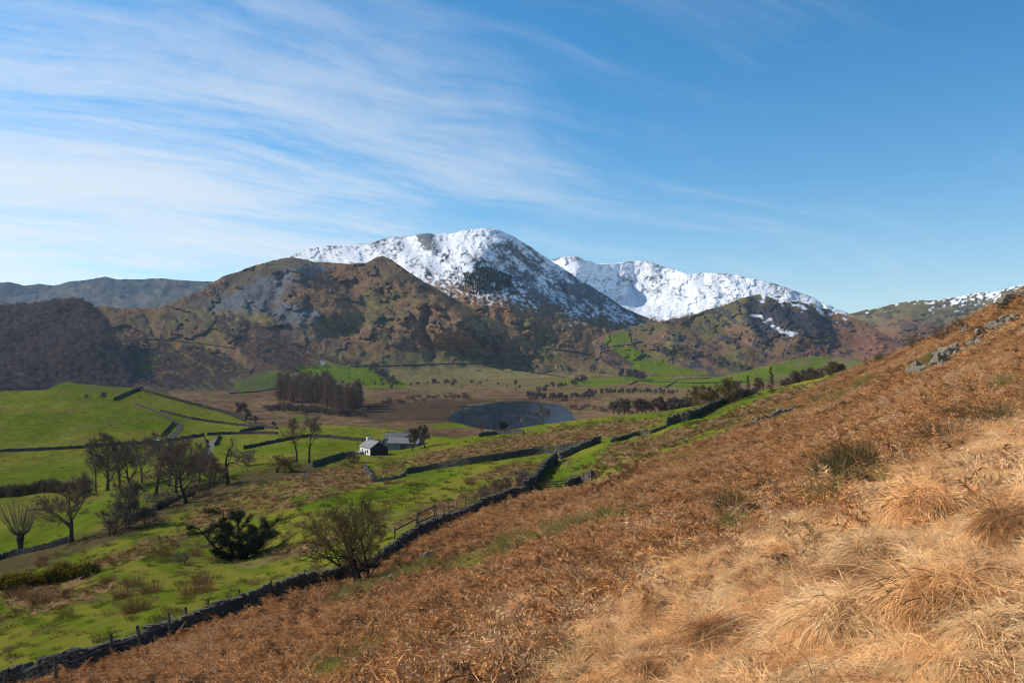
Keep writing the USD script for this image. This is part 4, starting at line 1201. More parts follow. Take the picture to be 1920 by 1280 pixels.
wall([(250, 975), (290, 955), (330, 938), (365, 925)], 'dark bank wall under the group of bare trees', 1.1, 0.6, 0.5, 25, ruin=0.2)
LOW = [([(-80, 850), (0, 847), (60, 845), (150, 840), (170, 839)], 'roadside wall along the foot of the big green hill, left end', 1.9), ([(160, 838), (230, 834), (300, 831), (345, 823), (385, 817)], 'roadside wall behind the group of bare trees', 1.9),
       ([(214, 751), (228, 744), (242, 738), (256, 732), (268, 729)], 'thick short wall over the top of the green hill', 2.6), ([(262, 731), (300, 742), (340, 753), (390, 766), (430, 776), (462, 784)], 'long wall running down the far side of the green hill', 2.4),
       ([(301, 771), (330, 779), (360, 786), (400, 792), (440, 797), (480, 801), (520, 804)], 'thin wall running from mid hill to the wall junction above the two tall trees', 1.9), ([(304, 818), (312, 809), (320, 800), (326, 793)], 'dark wall on the left side of the bend in the lane', 2.0),
       ([(384, 824), (386, 832), (390, 840)], 'wall on the left side of the pale farm track', 1.5), ([(412, 818), (408, 826), (403, 836)], 'wall on the right side of the pale farm track', 1.7),
       ([(388, 816), (430, 814), (480, 813), (522, 814)], 'straight wall along the near side of the narrow field strip', 1.8), ([(450, 812), (462, 808), (478, 806), (496, 804)], 'dark sheepfold wall in the corner of the fields', 2.2),
       ([(458, 842), (490, 835), (520, 829), (550, 823), (580, 819), (620, 821), (660, 825), (700, 829), (720, 832)], 'curved dark wall sweeping across the green fields to the cottage', 1.8)]
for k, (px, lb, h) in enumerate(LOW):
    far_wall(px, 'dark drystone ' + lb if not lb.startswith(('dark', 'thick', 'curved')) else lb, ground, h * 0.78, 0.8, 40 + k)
FELLW = [([(660, 688), (700, 687), (740, 686), (800, 684), (850, 682), (890, 682), (920, 684)], 'long thin dark wall along the foot of the brown fell', fell), ([(230, 640), (280, 637), (330, 640), (380, 645), (440, 654)], 'thin dark wall across the lower brown fell behind the woods', fell),
         ([(912, 674), (935, 664), (965, 652)], 'pale slanting wall at the right foot of the brown fell', fell)]
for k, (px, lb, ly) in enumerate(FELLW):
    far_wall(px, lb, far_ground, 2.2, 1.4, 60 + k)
VALW = [([(920, 688), (960, 692), (1000, 698), (1060, 708)], 'thin wall slanting across the moor towards the valley fields'), ([(1186, 714), (1230, 716), (1300, 719), (1400, 716)], 'thin wall along the far side of the green valley fields'), ([(1180, 722), (1190, 717), (1194, 714)], 'short dark wall at the corner of the valley fields'),
        ([(1250, 725), (1262, 719), (1268, 714)], 'short cross wall between two green valley fields'), ([(430, 738), (480, 735), (520, 729), (550, 722)], 'dark wall along the bottom of the striped green meadow')]
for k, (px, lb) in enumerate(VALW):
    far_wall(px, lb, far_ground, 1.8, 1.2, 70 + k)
BIGW = [([(965, 652), (1000, 653), (1040, 656), (1080, 660), (1110, 666)], 'thin dark wall across the moor at the valley head')]
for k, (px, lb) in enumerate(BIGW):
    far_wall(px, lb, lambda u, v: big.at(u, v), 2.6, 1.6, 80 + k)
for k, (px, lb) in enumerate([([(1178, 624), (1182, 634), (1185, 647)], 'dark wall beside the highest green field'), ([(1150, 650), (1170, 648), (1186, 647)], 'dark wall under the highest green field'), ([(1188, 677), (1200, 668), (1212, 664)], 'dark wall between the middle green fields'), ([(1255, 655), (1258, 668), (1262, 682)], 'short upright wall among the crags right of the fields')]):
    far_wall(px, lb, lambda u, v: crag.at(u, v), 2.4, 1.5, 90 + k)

far_wall([(-70, 704), (0, 703), (50, 702.5), (96, 702)], 'pale level edge of a slate bank at the foot of the wooded hill', lambda u, v: wood_hill.at(u, v) - [0, 12, 0], 3.5, 9.0, 95, name='slate_bank', mat=STONEP)
# ---- fence along the near wall
POSTS = [(22, 1310, 44), (114, 1276, 44), (218, 1234, 42), (271, 1217, 40), (322, 1194, 40), (354, 1178, 36), (396, 1160, 34), (455, 1140, 34), (511, 1116, 27), (550, 1104, 27), (574, 1098, 29)]
fence = thing('post_and_wire_fence', 'row of weathered leaning posts with wire along the near drystone wall', 'fence')
tops, prng = [], np.random.default_rng(3)
for (pu, pv, ph) in POSTS:
    base = ground(pu, pv) + [0.12, -0.55, 0]
    h = ph / F * base[1] * 1.30
    b = Bag()
    lean = prng.normal(0, 0.05, 2) + [-0.06, 0]
    top = base + [lean[0] * h, lean[1] * h, h]
    b.tube([base - [0, 0, 0.4], base + [0, 0, 0.02], (base + top) / 2, top - [0, 0, 0.02], top], np.array([0.085, 0.082, 0.078, 0.075, 0.03]), 6)
    obj('post', b.mesh(), WOOD, fence, smooth=30)
    tops.append((base, top))
for fr in (0.93, 0.62):
    b = Bag()
    for (b0, t0), (b1, t1) in zip(tops[:-1], tops[1:]):
        p, q = b0 + (t0 - b0) * fr, b1 + (t1 - b1) * fr
        mid = (p + q) / 2 - [0, 0, 0.04]
        b.tube([p, mid, q], [0.006] * 3, 3)
    obj('wire', b.mesh(), WIRE, fence)

far_fence = thing('post_and_wire_fence', 'short run of thin stakes on top of the wall right of the wooden hurdle', 'fence')
pt = []
for (pu, pv) in [(818, 978), (833, 974), (842, 972), (856, 966), (871, 961), (892, 951), (912, 944)]:
    base = ground(pu, pv)
    b = Bag()
    top = base + [prng.normal(0, 0.08), 0, 1.7]
    b.tube([base - [0, 0, 0.3], (base + top) / 2, top], [0.05, 0.05, 0.045], 5)
    obj('post', b.mesh(), WOOD, far_fence)
    pt.append(base + [0, 0, 1.45])
b = Bag()
b.tube(np.array(pt), [0.012] * len(pt), 3)
obj('wire', b.mesh(), WIRE, far_fence)


def hurdle(px, label, rails, height, name='gate', cat='gate'):
    root = thing(name, label, cat)
    ends = [ground(*q) for q in px]
    for e in ends:
        b = Bag()
        b.tube([e - [0, 0, 0.3], e + [0, 0, height * 0.6], e + [0.02, 0, height * 1.1]], [0.075, 0.07, 0.065], 6)
        obj('post', b.mesh(), WOOD, root)
    for fr in rails:
        for p, q in zip(ends[:-1], ends[1:]):
            b = Bag()
            bar(b, p + [0, 0.08, height * fr], q + [0, 0.08, height * fr], 0.05, 0.12)
            obj('rail', b.mesh(), WOOD, root)
    return root


hurdle([(740, 1030), (781, 1007)], 'low wooden rail bridging a gap in the near wall beside the hawthorn', [0.92], 1.75, 'wooden_rail', 'rail')
hurdle([(783, 1007), (815, 992)], 'raised wooden hurdle standing on the near wall right of the hawthorn', [0.98, 0.6], 2.1, 'wooden_hurdle', 'hurdle')
hurdle([(1004, 921), (1030, 919), (1060, 915)], 'wooden field gate between the dark wall end and the wall stub', [0.3, 0.55, 0.8], 1.25, 'field_gate')
# ------------------------------------------------------------------ trees
TWIGV = plain_look('twigs_valley', (0.12, 0.095, 0.07), (0.18, 0.145, 0.105), 0.5, vary=0.35)


def tree_class(name, mesh2, bark, leaf):
    c = klass(name)
    usdkit.mesh(stage, str(c.GetPath()) + '/trunk', mesh2[0], bark, smooth=True)
    usdkit.mesh(stage, str(c.GetPath()) + '/crown', mesh2[1], leaf)
    return c


oaks = [tree_class(f'broad_bare_tree_shape_{i:03d}', bare_tree(200 + i, 14, 0.36, 0.16 + 0.05 * (i % 3), 10 + i % 2, 0.85 + 0.12 * i, 0.09, 0.17 + 0.03 * (i % 2), 7, 7, 24, 0.56 + 0.03 * i, 0.030, 1.1), BARK, TWIG) for i in range(4)]
talls = [tree_class(f'tall_bare_tree_shape_{i:03d}', bare_tree(220 + i, 14, 0.30, 0.38, 8, 0.62, 0.12, 0.15, 6, 5, 18, 0.44, 0.032, 1.0), BARK, TWIG) for i in range(2)]
gnarled = tree_class('gnarled_tree_shape', bare_tree(230, 11, 0.34, 0.25, 8, 0.95, 0.04, 0.26, 5, 4, 5, 0.45, 0.028, 0.7), BARK, TWIG)
shrubs = [tree_class(f'shrub_shape_{i:03d}', bare_tree(240 + i, 5.0, 0.10, 0.08, 6, 0.7, 0.06, 0.2, 5, 4, 9, 0.5, 0.026, 0.5, stems=4), BARK, m) for i, m in enumerate((TWIG, TWIGO, TWIGP))]
thorn = tree_class('hawthorn_shape', bare_tree(251, 6.2, 0.17, 0.10, 7, 0.85, 0.06, 0.24, 6, 5, 7, 0.50, 0.020, 0.42, stems=5, lean=(-0.45, 0)), BARK, TWIGO)
birch = tree_class('pale_birch_shape', bare_tree(252, 7, 0.14, 0.35, 6, 0.6, 0.1, 0.2, 4, 4, 5, 0.36, 0.02, 0.5), BARKP, TWIGP)
rounds = [tree_class(f'round_bare_tree_shape_{i:03d}', bare_tree(260 + i, 11, 0.26, 0.10, 12, 0.85, 0.08, 0.15, 7, 6, 14, 0.52, 0.045, 0.9, stems=2), BARK, m) for i, m in enumerate((TWIGO, TWIG))]
small = [tree_class(f'small_bare_tree_shape_{i:03d}', bare_tree(270 + i, 9, 0.22, 0.2, 8, 0.8, 0.1, 0.17, 5, 4, 14, 0.48, 0.15, 1.3), BARK, m) for i, m in enumerate((TWIGP, TWIGV, TWIGP))]
larches = [tree_class(f'larch_shape_{i:03d}', conifer(280 + i, 24, 4.6, 30, 7, 14, 0.15, 1.2, 0.02, 0.16, 0.42), BARK, LARCHC) for i in range(3)]
spruces = [tree_class(f'dark_conifer_shape_{i:03d}', conifer(290 + i, 12, 3.4, 16, 7, 34, 0.09, 0.6, -0.05, 0.06, 0.9), BARK, NEEDLE) for i in range(2)]
pines = [tree_class(f'scrubby_pine_shape_{i:03d}', conifer(295 + i, 6.5, 1.9, 11, 6, 26, 0.06, 0.4, 0.04, 0.12, 0.7), BARK, TWIGO) for i in range(2)]
pol = tree_class('pollard_shape', pollard(), BARK, TWIGT)
yews = tree_class('yew_shape', yew(), BARK, YEWL)
HT = {}
for c, h in [(oaks, 14), (talls, 14), ([gnarled], 11), (shrubs, 5), ([thorn], 6.2), ([birch], 7), (rounds, 11), (small, 9), (larches, 24), (spruces, 12), (pines, 6.5), ([pol], 9.4), ([yews], 7.2)]:
    for x in c:
        m = UsdGeom.Mesh(stage.GetPrimAtPath(str(x.GetPath()) + '/crown'))
        HT[str(x.GetPath())] = float(np.array(m.GetPointsAttr().Get())[:, 2].max())
trng = np.random.default_rng(17)


_ONES = ['first', 'second', 'third', 'fourth', 'fifth', 'sixth', 'seventh', 'eighth', 'ninth', 'tenth', 'eleventh', 'twelfth', 'thirteenth', 'fourteenth', 'fifteenth', 'sixteenth', 'seventeenth', 'eighteenth', 'nineteenth', 'twentieth']
ORD = _ONES + [f'{t}-{o}' if o else e for t, e in (('twenty', 'thirtieth'), ('thirty', 'fortieth'), ('forty', 'fiftieth')) for o in _ONES[:9] + ['']]


def in_order(made, label):
    """Labels for things in a row, counted from the left: made is [(column, prim)]."""
    for k, (_, p) in enumerate(sorted(made, key=lambda x: x[0])):
        p.SetCustomDataByKey('label', f'{ORD[k]} from the left of the {label}')


def plant(cls, u, v, hpx, name, label, cat='tree', where=ground, rz=None, group=None, wide=1.0):
    """A tree with its foot at a column and row, hpx rows tall in a 1280-row view."""
    p = where(np.array(u, float), np.array(v, float))
    s = hpx / F * p[1] / HT[str(cls.GetPath())]
    return use(cls, name, label, cat, p, trng.uniform(0, 6.28) if rz is None else rz, (s * wide, s * wide, s), group)


plant(pol, 39, 1036, 112, 'pollard_tree', 'pollarded tree with thin pale upright shoots in the lower left field')
plant(oaks[0], 134, 1014, 138, 'bare_tree', 'bare tree with wide dark limbs at the wall foot, right of the pollard', wide=1.1)
plant(oaks[1], 201, 920, 118, 'bare_tree', 'spreading bare tree at the left edge of the tree group by the road', wide=1.1)
plant(talls[0], 224, 914, 104, 'bare_tree', 'slim bare tree close behind the spreading tree at the left of the group')
plant(oaks[2], 292, 928, 126, 'bare_tree', 'thick-trunked bare oak in the middle of the tree group', wide=1.15)
plant(oaks[3], 349, 942, 134, 'bare_tree', 'large bare tree with forked trunk at the right of the tree group', wide=1.05)
plant(talls[1], 318, 912, 92, 'bare_tree', 'bare tree standing behind and between the two big oaks')
plant(talls[0], 266, 906, 88, 'bare_tree', 'bare tree half hidden behind the thick-trunked oak', rz=2.0)
plant(oaks[1], 374, 905, 82, 'bare_tree', 'smaller bare tree at the back right of the tree group', rz=1.0)
plant(oaks[3], 246, 916, 96, 'bare_tree', 'bare tree filling the gap left of the thick-trunked oak', rz=2.6)
plant(oaks[0], 330, 925, 98, 'bare_tree', 'twiggy bare tree just left of the large forked tree', rz=4.1)
plant(oaks[2], 390, 918, 76, 'bare_tree', 'low twiggy bare tree at the right end of the tree group', rz=0.7)
plant(talls[1], 180, 922, 70, 'bare_tree', 'small slim bare tree at the far left of the tree group', rz=5.2)
plant(shrubs[2], 312, 950, 34, 'shrub', 'low brown thicket under the middle of the tree group', 'shrub', wide=2.0)
plant(shrubs[0], 365, 932, 30, 'shrub', 'low thicket under the right side of the tree group', 'shrub', wide=2.0)
plant(rounds[1], 239, 992, 102, 'bushy_tree', 'dense brown bushy tree in front of the tree group', wide=0.85)
plant(shrubs[2], 207, 1004, 58, 'shrub', 'reddish bare shrub left of the dense bushy tree', 'shrub', wide=1.5)
plant(shrubs[0], 276, 985, 40, 'shrub', 'low bare shrub right of the dense bushy tree', 'shrub', wide=1.6)
plant(gnarled, 428, 908, 94, 'gnarled_tree', 'gnarled bare tree with crooked limbs beside the pale farm track', wide=1.1)
plant(shrubs[0], 398, 905, 44, 'shrub', 'tangled dark shrub left of the gnarled tree', 'shrub', wide=1.6)
plant(shrubs[2], 466, 872, 34, 'shrub', 'purple-brown thicket right of the gnarled tree', 'shrub', wide=1.9)
plant(shrubs[1], 520, 885, 38, 'shrub', 'olive shrub below the curved wall, left of the two tall trees', 'shrub', wide=1.6)
plant(shrubs[1], 546, 884, 34, 'shrub', 'dark olive shrub at the foot of the two tall trees', 'shrub', wide=1.6)
plant(talls[0], 556, 866, 86, 'tall_tree', 'left of the two tall bare trees in front of the curved wall', rz=0.6)
plant(talls[1], 580, 868, 94, 'tall_tree', 'right of the two tall bare trees in front of the curved wall', rz=4.0)
plant(birch, 575, 908, 46, 'birch_tree', 'small pale-barked leaning birch on the brown slope below the two tall trees')
plant(shrubs[0], 661, 876, 34, 'shrub', 'brown thorny bush just left of the cottage', 'shrub', wide=1.1)
plant(small[1], 772, 843, 46, 'bare_tree', 'bare tree growing in front of the dark barn roof', wide=1.1)
plant(small[0], 797, 840, 48, 'bare_tree', 'bare tree just right of the barn', wide=0.9)
plant(thorn, 684, 1087, 176, 'hawthorn_tree', 'big sprawling leafless hawthorn leaning left over the near wall', rz=0.2, wide=1.12)
plant(shrubs[0], 662, 1082, 62, 'shrub', 'dense dark underbush at the hawthorn foot, on the wall', 'shrub', wide=1.3)
plant(yews, 446, 1046, 104, 'yew_tree', 'dark spreading evergreen on the green slope', rz=0.0, wide=1.05)
plant(shrubs[2], 345, 1058, 28, 'shrub', 'brown leafless bush left of the dark evergreen', 'shrub', wide=1.4)
plant(shrubs[1], 715, 1010, 36, 'shrub', 'low olive bush right behind the hawthorn', 'shrub', wide=1.4)
for k, (u, v, h, w) in enumerate([(906, 938, 34, 1.0), (930, 932, 40, 0.9), (950, 925, 36, 1.0), (972, 920, 48, 0.9), (985, 910, 34, 0.8)]):
    plant(shrubs[(2, 0, 2, 2, 0)[k]], u, v, h, 'thorn_bush', ['leftmost', 'second', 'middle', 'tallest', 'rightmost'][k] + ' of the bare thorn bushes along the wall below the field gate', 'bush', wide=w)
plant(oaks[1], 1017, 797, 42, 'bare_tree', 'lone bare tree on the brow in front of the bright end of the tarn', rz=1.7)
plant(yews, 944, 803, 16, 'evergreen_bush', 'small dark evergreen bush on the brow, near the left shore of the tarn', 'bush')
plant(shrubs[0], 903, 806, 15, 'shrub', 'small dark shrub on the brow left of the evergreen bush', 'shrub', wide=1.4)
# right-hand brow
for k, (c, u, v, h, w, nm, lb) in enumerate([
        (rounds[0], 1340, 764, 60, 1.25, 'round_bare_tree', 'largest round bare tree behind the wall on the brow'), (rounds[0], 1312, 762, 42, 1.1, 'round_bare_tree', 'round bare tree at the left flank of the largest one'),
        (rounds[1], 1378, 752, 44, 1.1, 'round_bare_tree', 'round bare tree right of the largest one, above the wall end'), (spruces[0], 1403, 742, 40, 0.75, 'dark_conifer', 'dull green conifer between the round trees and the tall spruce'),
        (spruces[1], 1446, 738, 52, 0.75, 'dark_conifer', 'tallest pointed spruce on the brow'), (rounds[1], 1424, 738, 34, 0.9, 'round_bare_tree', 'bare tree just left of the tallest spruce'),
        (pines[0], 1557, 712, 34, 1.2, 'scrubby_pine', 'scrubby dark pine standing alone on the skyline of the slope'), (pines[1], 1623, 690, 22, 1.0, 'scrubby_pine', 'small dark pine on the slope edge right of the lone pine'),
        (shrubs[1], 1650, 682, 22, 1.3, 'thorn_bush', 'small thorn bush left of the big hawthorn bush on the skyline'), (shrubs[0], 1711, 655, 30, 1.7, 'thorn_bush', 'big rounded thorn bush on the skyline of the brown slope'),
        (shrubs[2], 1772, 640, 34, 1.3, 'thorn_bush', 'bare thorn bush beside the rock outcrop, left one of two'), (shrubs[0], 1800, 622, 28, 1.3, 'thorn_bush', 'bare thorn bush beside the rock outcrop, right one of two'),
        (birch, 1534, 752, 26, 1.0, 'sapling', 'thin bare sapling alone in the upper bracken')]):
    plant(c, u, v, h, nm, lb, 'bush' if 'bush' in nm else 'tree', wide=w)
GB = 'bare trees behind the brow'
hid = lambda u, v: P(u, v, 420 + 0 * np.asarray(u))
made = []
for k in range(20):
    u = 1150 + 150 * (k + trng.uniform(0, 0.8)) / 20
    made.append((u, plant(small[k % 3], u, 776 + trng.uniform(-3, 4), trng.uniform(22, 38), 'brow_tree', 'bare brown tree in the row behind the brow left of the round trees', where=hid, group=GB, wide=1.2)))
in_order(made, 'bare brown tree row behind the brow')
made = []
for k in range(14):
    u = 1462 + 122 * (k + trng.uniform(0, 0.8)) / 14
    made.append((u, plant(rounds[k % 2] if k % 3 else small[1], u, lin([(1460, 736), (1590, 700)], u) + trng.uniform(-2, 3), trng.uniform(22, 36), 'copse_tree', 'bare tree in the copse between the tall spruce and the lone pine', where=hid, group='bare trees of the copse on the right brow', wide=1.2)))
in_order(made, 'bare copse between tall spruce and lone pine')
# valley
GV = 'small trees of the valley'


def belt(px, n, h0, h1, spread, label, group, kinds, where=far_ground, name='valley_tree', cat='tree', wide=1.0, plural=None):
    p, made = np.asarray(px, float), []
    for k in range(n):
        t = (k + trng.random()) / n * (len(p) - 1)
        u, v = np.interp(t, np.arange(len(p)), p[:, 0]) + trng.normal(0, 2), np.interp(t, np.arange(len(p)), p[:, 1]) + trng.normal(0, spread)
        made.append((u, plant(kinds[int(trng.integers(0, len(kinds)))], u, v, trng.uniform(h0, h1), name, label, cat, where, group=group, wide=wide * trng.uniform(0.9, 1.25))))
    if plural:
        in_order(made, plural)


belt([(990, 748), (1040, 752), (1100, 748), (1112, 742)], 34, 10, 18, 2.0, 'bare brown tree in the belt along the far end of the tarn', 'trees along the far shore', small, plural='tree belt along the far end of the tarn')
belt([(1000, 742), (1040, 728), (1080, 722), (1100, 720)], 20, 8, 15, 3, 'bare tree in the line climbing away from the tarn', 'trees climbing from the tarn', small, plural='bare tree line climbing away from the tarn')
belt([(1105, 740), (1180, 738), (1270, 740)], 44, 9, 14, 0.7, 'bare tree in the straight row across the brown bog', 'tree row across the bog', small, wide=0.8, plural='straight tree row across the brown bog')
belt([(1160, 705), (1190, 706), (1208, 712)], 20, 10, 18, 3, 'dark bare tree in the clump at the left end of the green valley fields', 'clump by the valley fields', small, plural='dark tree clump by the green valley fields')
belt([(1190, 776), (1160, 772), (1100, 768), (1070, 768)], 14, 7, 12, 2, 'low bush on the brown bog right of the tarn', 'bushes right of the tarn', [shrubs[0], shrubs[2]], name='bog_bush', cat='bush', wide=1.3, plural='low bushes right of the tarn')
belt([(696, 692), (712, 704), (732, 718), (740, 722)], 24, 9, 16, 3.5, 'dark bare tree in the strip right of the green meadow', 'tree strip by the meadow', small, plural='dark tree strip right of the green meadow')
belt([(500, 768), (560, 770), (620, 776), (690, 780)], 60, 9, 15, 2.2, 'brown bare bush in the scrub belt before the larch plantation', 'scrub belt on the bog', [shrubs[0], shrubs[2]], name='scrub_bush', cat='bush', wide=1.5)
belt([(690, 764), (760, 752), (840, 745), (880, 746)], 36, 5, 10, 2.5, 'low brown willow bush along the reedy left shore of the tarn', 'willow scrub by the tarn', [shrubs[0], shrubs[2]], name='willow_bush', cat='bush', wide=1.6, plural='willow bushes along the reedy left shore')
belt([(520, 722), (600, 716), (680, 724), (760, 722), (840, 724), (900, 722), (990, 726)], 34, 5, 9, 3.5, 'small bush dotted over the moor beyond the larch plantation', 'bushes dotted on the moor', small, name='moor_bush', cat='bush', wide=1.1, plural='bushes dotted over the moor beyond the larches')
for k, (u, v, h, lb) in enumerate([(813, 722, 14, 'left'), (834, 723, 14, 'middle'), (853, 723, 15, 'right')]):
    plant(small[k], u, v, h, 'moor_tree', lb + ' of the three round bare trees standing together on the moor', where=far_ground, wide=1.3)
plant(small[0], 966, 724, 14, 'moor_tree', 'single bare tree on the moor above the tarn', where=far_ground)
plant(small[1], 1070, 702, 16, 'moor_tree', 'bare tree at the bend of the wall on the valley moor', where=far_ground, wide=1.2)
plant(small[2], 1112, 700, 18, 'moor_tree', 'tall bare tree left of the dark clump at the valley fields', where=far_ground, wide=1.2)
for k, (u, v, h, w) in enumerate([(452, 785, 34, 1.2), (440, 788, 18, 1.3), (468, 792, 22, 1.2), (480, 795, 18, 1.2), (516, 802, 14, 1.1)]):
    plant(small[k % 3], u, v, h, 'bog_tree', ['tallest bare tree of the clump at the bog edge by the long wall', 'low bare tree at the left of the bog edge clump', 'bare tree right of the tallest in the bog edge clump', 'rightmost bare tree of the bog edge clump', 'single small tree at the bog edge above the sheepfold wall'][k], where=far_ground, wide=w)
plant(small[0], 194, 749, 16, 'hill_tree', 'small pale bush on the shoulder of the green hill', 'bush', wide=1.2)
plant(small[2], 162, 747, 9, 'hill_tree', 'low pale bush left of the taller bush on the green hill', 'bush', wide=1.8)
# larch plantation: two blocks
belt([(520, 750), (560, 752), (600, 748), (620, 745)], 64, 34, 52, 4.5, 'rusty larch in the back block of the plantation', 'larches of the back block', larches, name='larch_tree', wide=1.25)
belt([(612, 760), (640, 766), (668, 766), (672, 762)], 48, 36, 56, 4.5, 'dark rusty larch in the front right block of the plantation', 'larches of the front right block', larches, name='larch_tree', wide=1.25)
belt([(528, 748), (590, 750), (612, 750)], 12, 10, 16, 2.0, 'dark evergreen bush under the larches', 'evergreens under the larches', spruces, name='evergreen_bush', cat='bush', wide=1.4, plural='dark evergreen bushes under the larches')
made = []
for k, (u, v, h) in enumerate([(132, 716, 22), (140, 718, 28), (150, 718, 26), (158, 720, 30), (166, 719, 38), (176, 721, 34), (184, 720, 42), (192, 722, 30), (199, 721, 36), (206, 722, 30), (214, 722, 36), (222, 722, 30), (230, 723, 34), (238, 724, 28)]):
    made.append((u, plant(larches[k % 3], u, v, h, 'larch_tree', 'rusty pointed larch in the row at the foot of the wooded hill', where=far_ground, group='larch row under the wooded hill', wide=1.1)))
in_order(made, 'rusty larch row under the wooded hill')

# ---- far woods, one mass each
WOODT = [far_tree(300 + i, 9, 3.6, 460, 0.16, 1.5) for i in range(3)]
WCOL = [plain_look('wood_grey', (0.152, 0.116, 0.107), (0.217, 0.168, 0.151), 0.3, vary=0.5), plain_look('wood_rust', (0.189, 0.125, 0.0986), (0.261, 0.177, 0.138), 0.3, vary=0.4), plain_look('wood_dark', (0.111, 0.0905, 0.0864), (0.162, 0.132, 0.121), 0.3, vary=0.5)]


def wood(poly, n, where, label, seed, smin=0.8, smax=1.4, name='woodland', protos=None, cat='wood', depthbias=None, fullness=1.0):
    rng = np.random.default_rng(seed)
    p = np.asarray(poly, float)
    u, v = rng.uniform(p[:, 0].min(), p[:, 0].max(), n * 4), rng.uniform(p[:, 1].min(), p[:, 1].max(), n * 4)
    ok = (sdist(poly, u, v) > 0) & (fbm2(u, v * 1.6, 22, 3, seed) > 0.25 - 0.5 * fullness)
    u, v = u[ok][:n], v[ok][:n]
    return instancer(name, protos or list(zip(WOODT, WCOL)), where(u, v) - [0, 0, 0.6], seed, smin, smax, label, tilt=0.08, cat=cat,
                     which=np.floor(np.clip((fbm2(u, v * 1.5, 30, 4, seed + 60) * 2.2 + 0.5 + rng.normal(0, 0.22, len(u))), 0, 0.999) * len(protos or WOODT)))


wood([(-100, 580), (-60, 578), (0, 577), (60, 572), (90, 569), (140, 562), (160, 567), (175, 577), (195, 595), (210, 616), (225, 646), (240, 672), (250, 702), (235, 730), (120, 733), (-100, 733), (-100, 590)], 5200, lambda u, v: wood_hill.at(u, v), 'dense leafless purple-brown wood covering the rounded hill on the left', 1)
FW = [([(232, 690), (240, 640), (270, 655), (300, 640), (330, 655), (370, 650), (420, 665), (450, 690), (430, 712), (430, 730), (300, 730), (245, 728)], 640, 'mixed bare wood on the lower fell right of the rounded hill'),
      ([(405, 590), (430, 588), (465, 602), (500, 620), (560, 640), (590, 665), (600, 690), (575, 690), (540, 698), (490, 690), (455, 665), (430, 640), (408, 612)], 420, 'dark bare wood running down the middle of the fell'),
      ([(545, 700), (540, 690), (570, 670), (600, 668), (640, 675), (690, 684), (640, 686), (600, 682), (565, 690)], 70, 'thin line of trees around the far white house'),
      ([(200, 640), (230, 620), (300, 630), (330, 640), (300, 648), (230, 655)], 60, 'scrubby trees above the lower fell wall'), ([(345, 560), (395, 537), (420, 520), (445, 515), (440, 530), (400, 550), (370, 566), (340, 575)], 60, 'thin trees on the left shoulder of the brown fell')]
for k, (q, n, lb) in enumerate(FW):
    wood(q, n, lambda u, v: fell.at(u, v), lb, 10 + k, 0.7, 1.3, fullness=0.85 if n > 100 else 0.8)
DARKC = [far_tree(310, 11, 2.4, 420, 0.26, 0.9)]
wood([(868, 512), (885, 503), (915, 502), (940, 512), (960, 520), (958, 538), (945, 548), (915, 550), (890, 542), (872, 530)], 1100, lambda u, v: big.at(u, v), 'dark conifer wood on the flank of the snowy mountain', 31, 0.6, 1.1, 'conifer_wood', [(DARKC[0], NEEDLE)], fullness=0.78)
wood([(845, 500), (870, 490), (930, 492), (975, 512), (985, 540), (955, 562), (900, 562), (855, 540)], 500, lambda u, v: big.at(u, v), 'scattered dark conifers fringing the wood on the snowy mountain', 35, 0.5, 0.9, 'conifer_wood', [(DARKC[0], NEEDLE)], fullness=0.66)
wood([(1125, 660), (1140, 655), (1165, 672), (1172, 684), (1150, 690), (1128, 684)], 70, lambda u, v: crag.at(u, v), 'dark wood in the ravine left of the middle green field', 32, 1.0, 1.6)
wood([(1225, 655), (1280, 650), (1330, 668), (1400, 690), (1420, 702), (1390, 700), (1330, 684), (1260, 672)], 130, lambda u, v: crag.at(u, v), 'scattered dark trees among the crags above the green valley fields', 33, 0.8, 1.5, protos=[(DARKC[0], NEEDLE), (WOODT[0], WCOL[2])], fullness=0.75)
wood([(1580, 690), (1640, 690), (1630, 700), (1585, 702)], 30, valley, 'dark trees behind the green knoll', 34, 1.0, 1.6)
# hedge along the lower left field
hp, hL = track([(-70, 934), (0, 931), (40, 927), (80, 921), (115, 921)], ground, 0.5)
hrng = np.random.default_rng(4)
hp = np.repeat(hp, 2, 0) + np.concatenate([hrng.normal(0, 0.9, (len(hp) * 2, 2)), np.full((len(hp) * 2, 1), -0.2)], 1)
hb = bare_tree(322, 4.2, 0.06, 0.1, 4, 0.5, 0.06, 0.2, 4, 4, 9, 0.4, 0.035, 0.6, stems=3)
hm = (np.vstack([hb[0][0], hb[1][0]]), np.vstack([hb[0][1], hb[1][1] + len(hb[0][0])]))
instancer('hedge', [(hm, TWIG), (hm, TWIGO)], hp, 5, 0.75, 1.15, 'thick leafless hedge across the lower left field', cat='hedge', tilt=0.1)
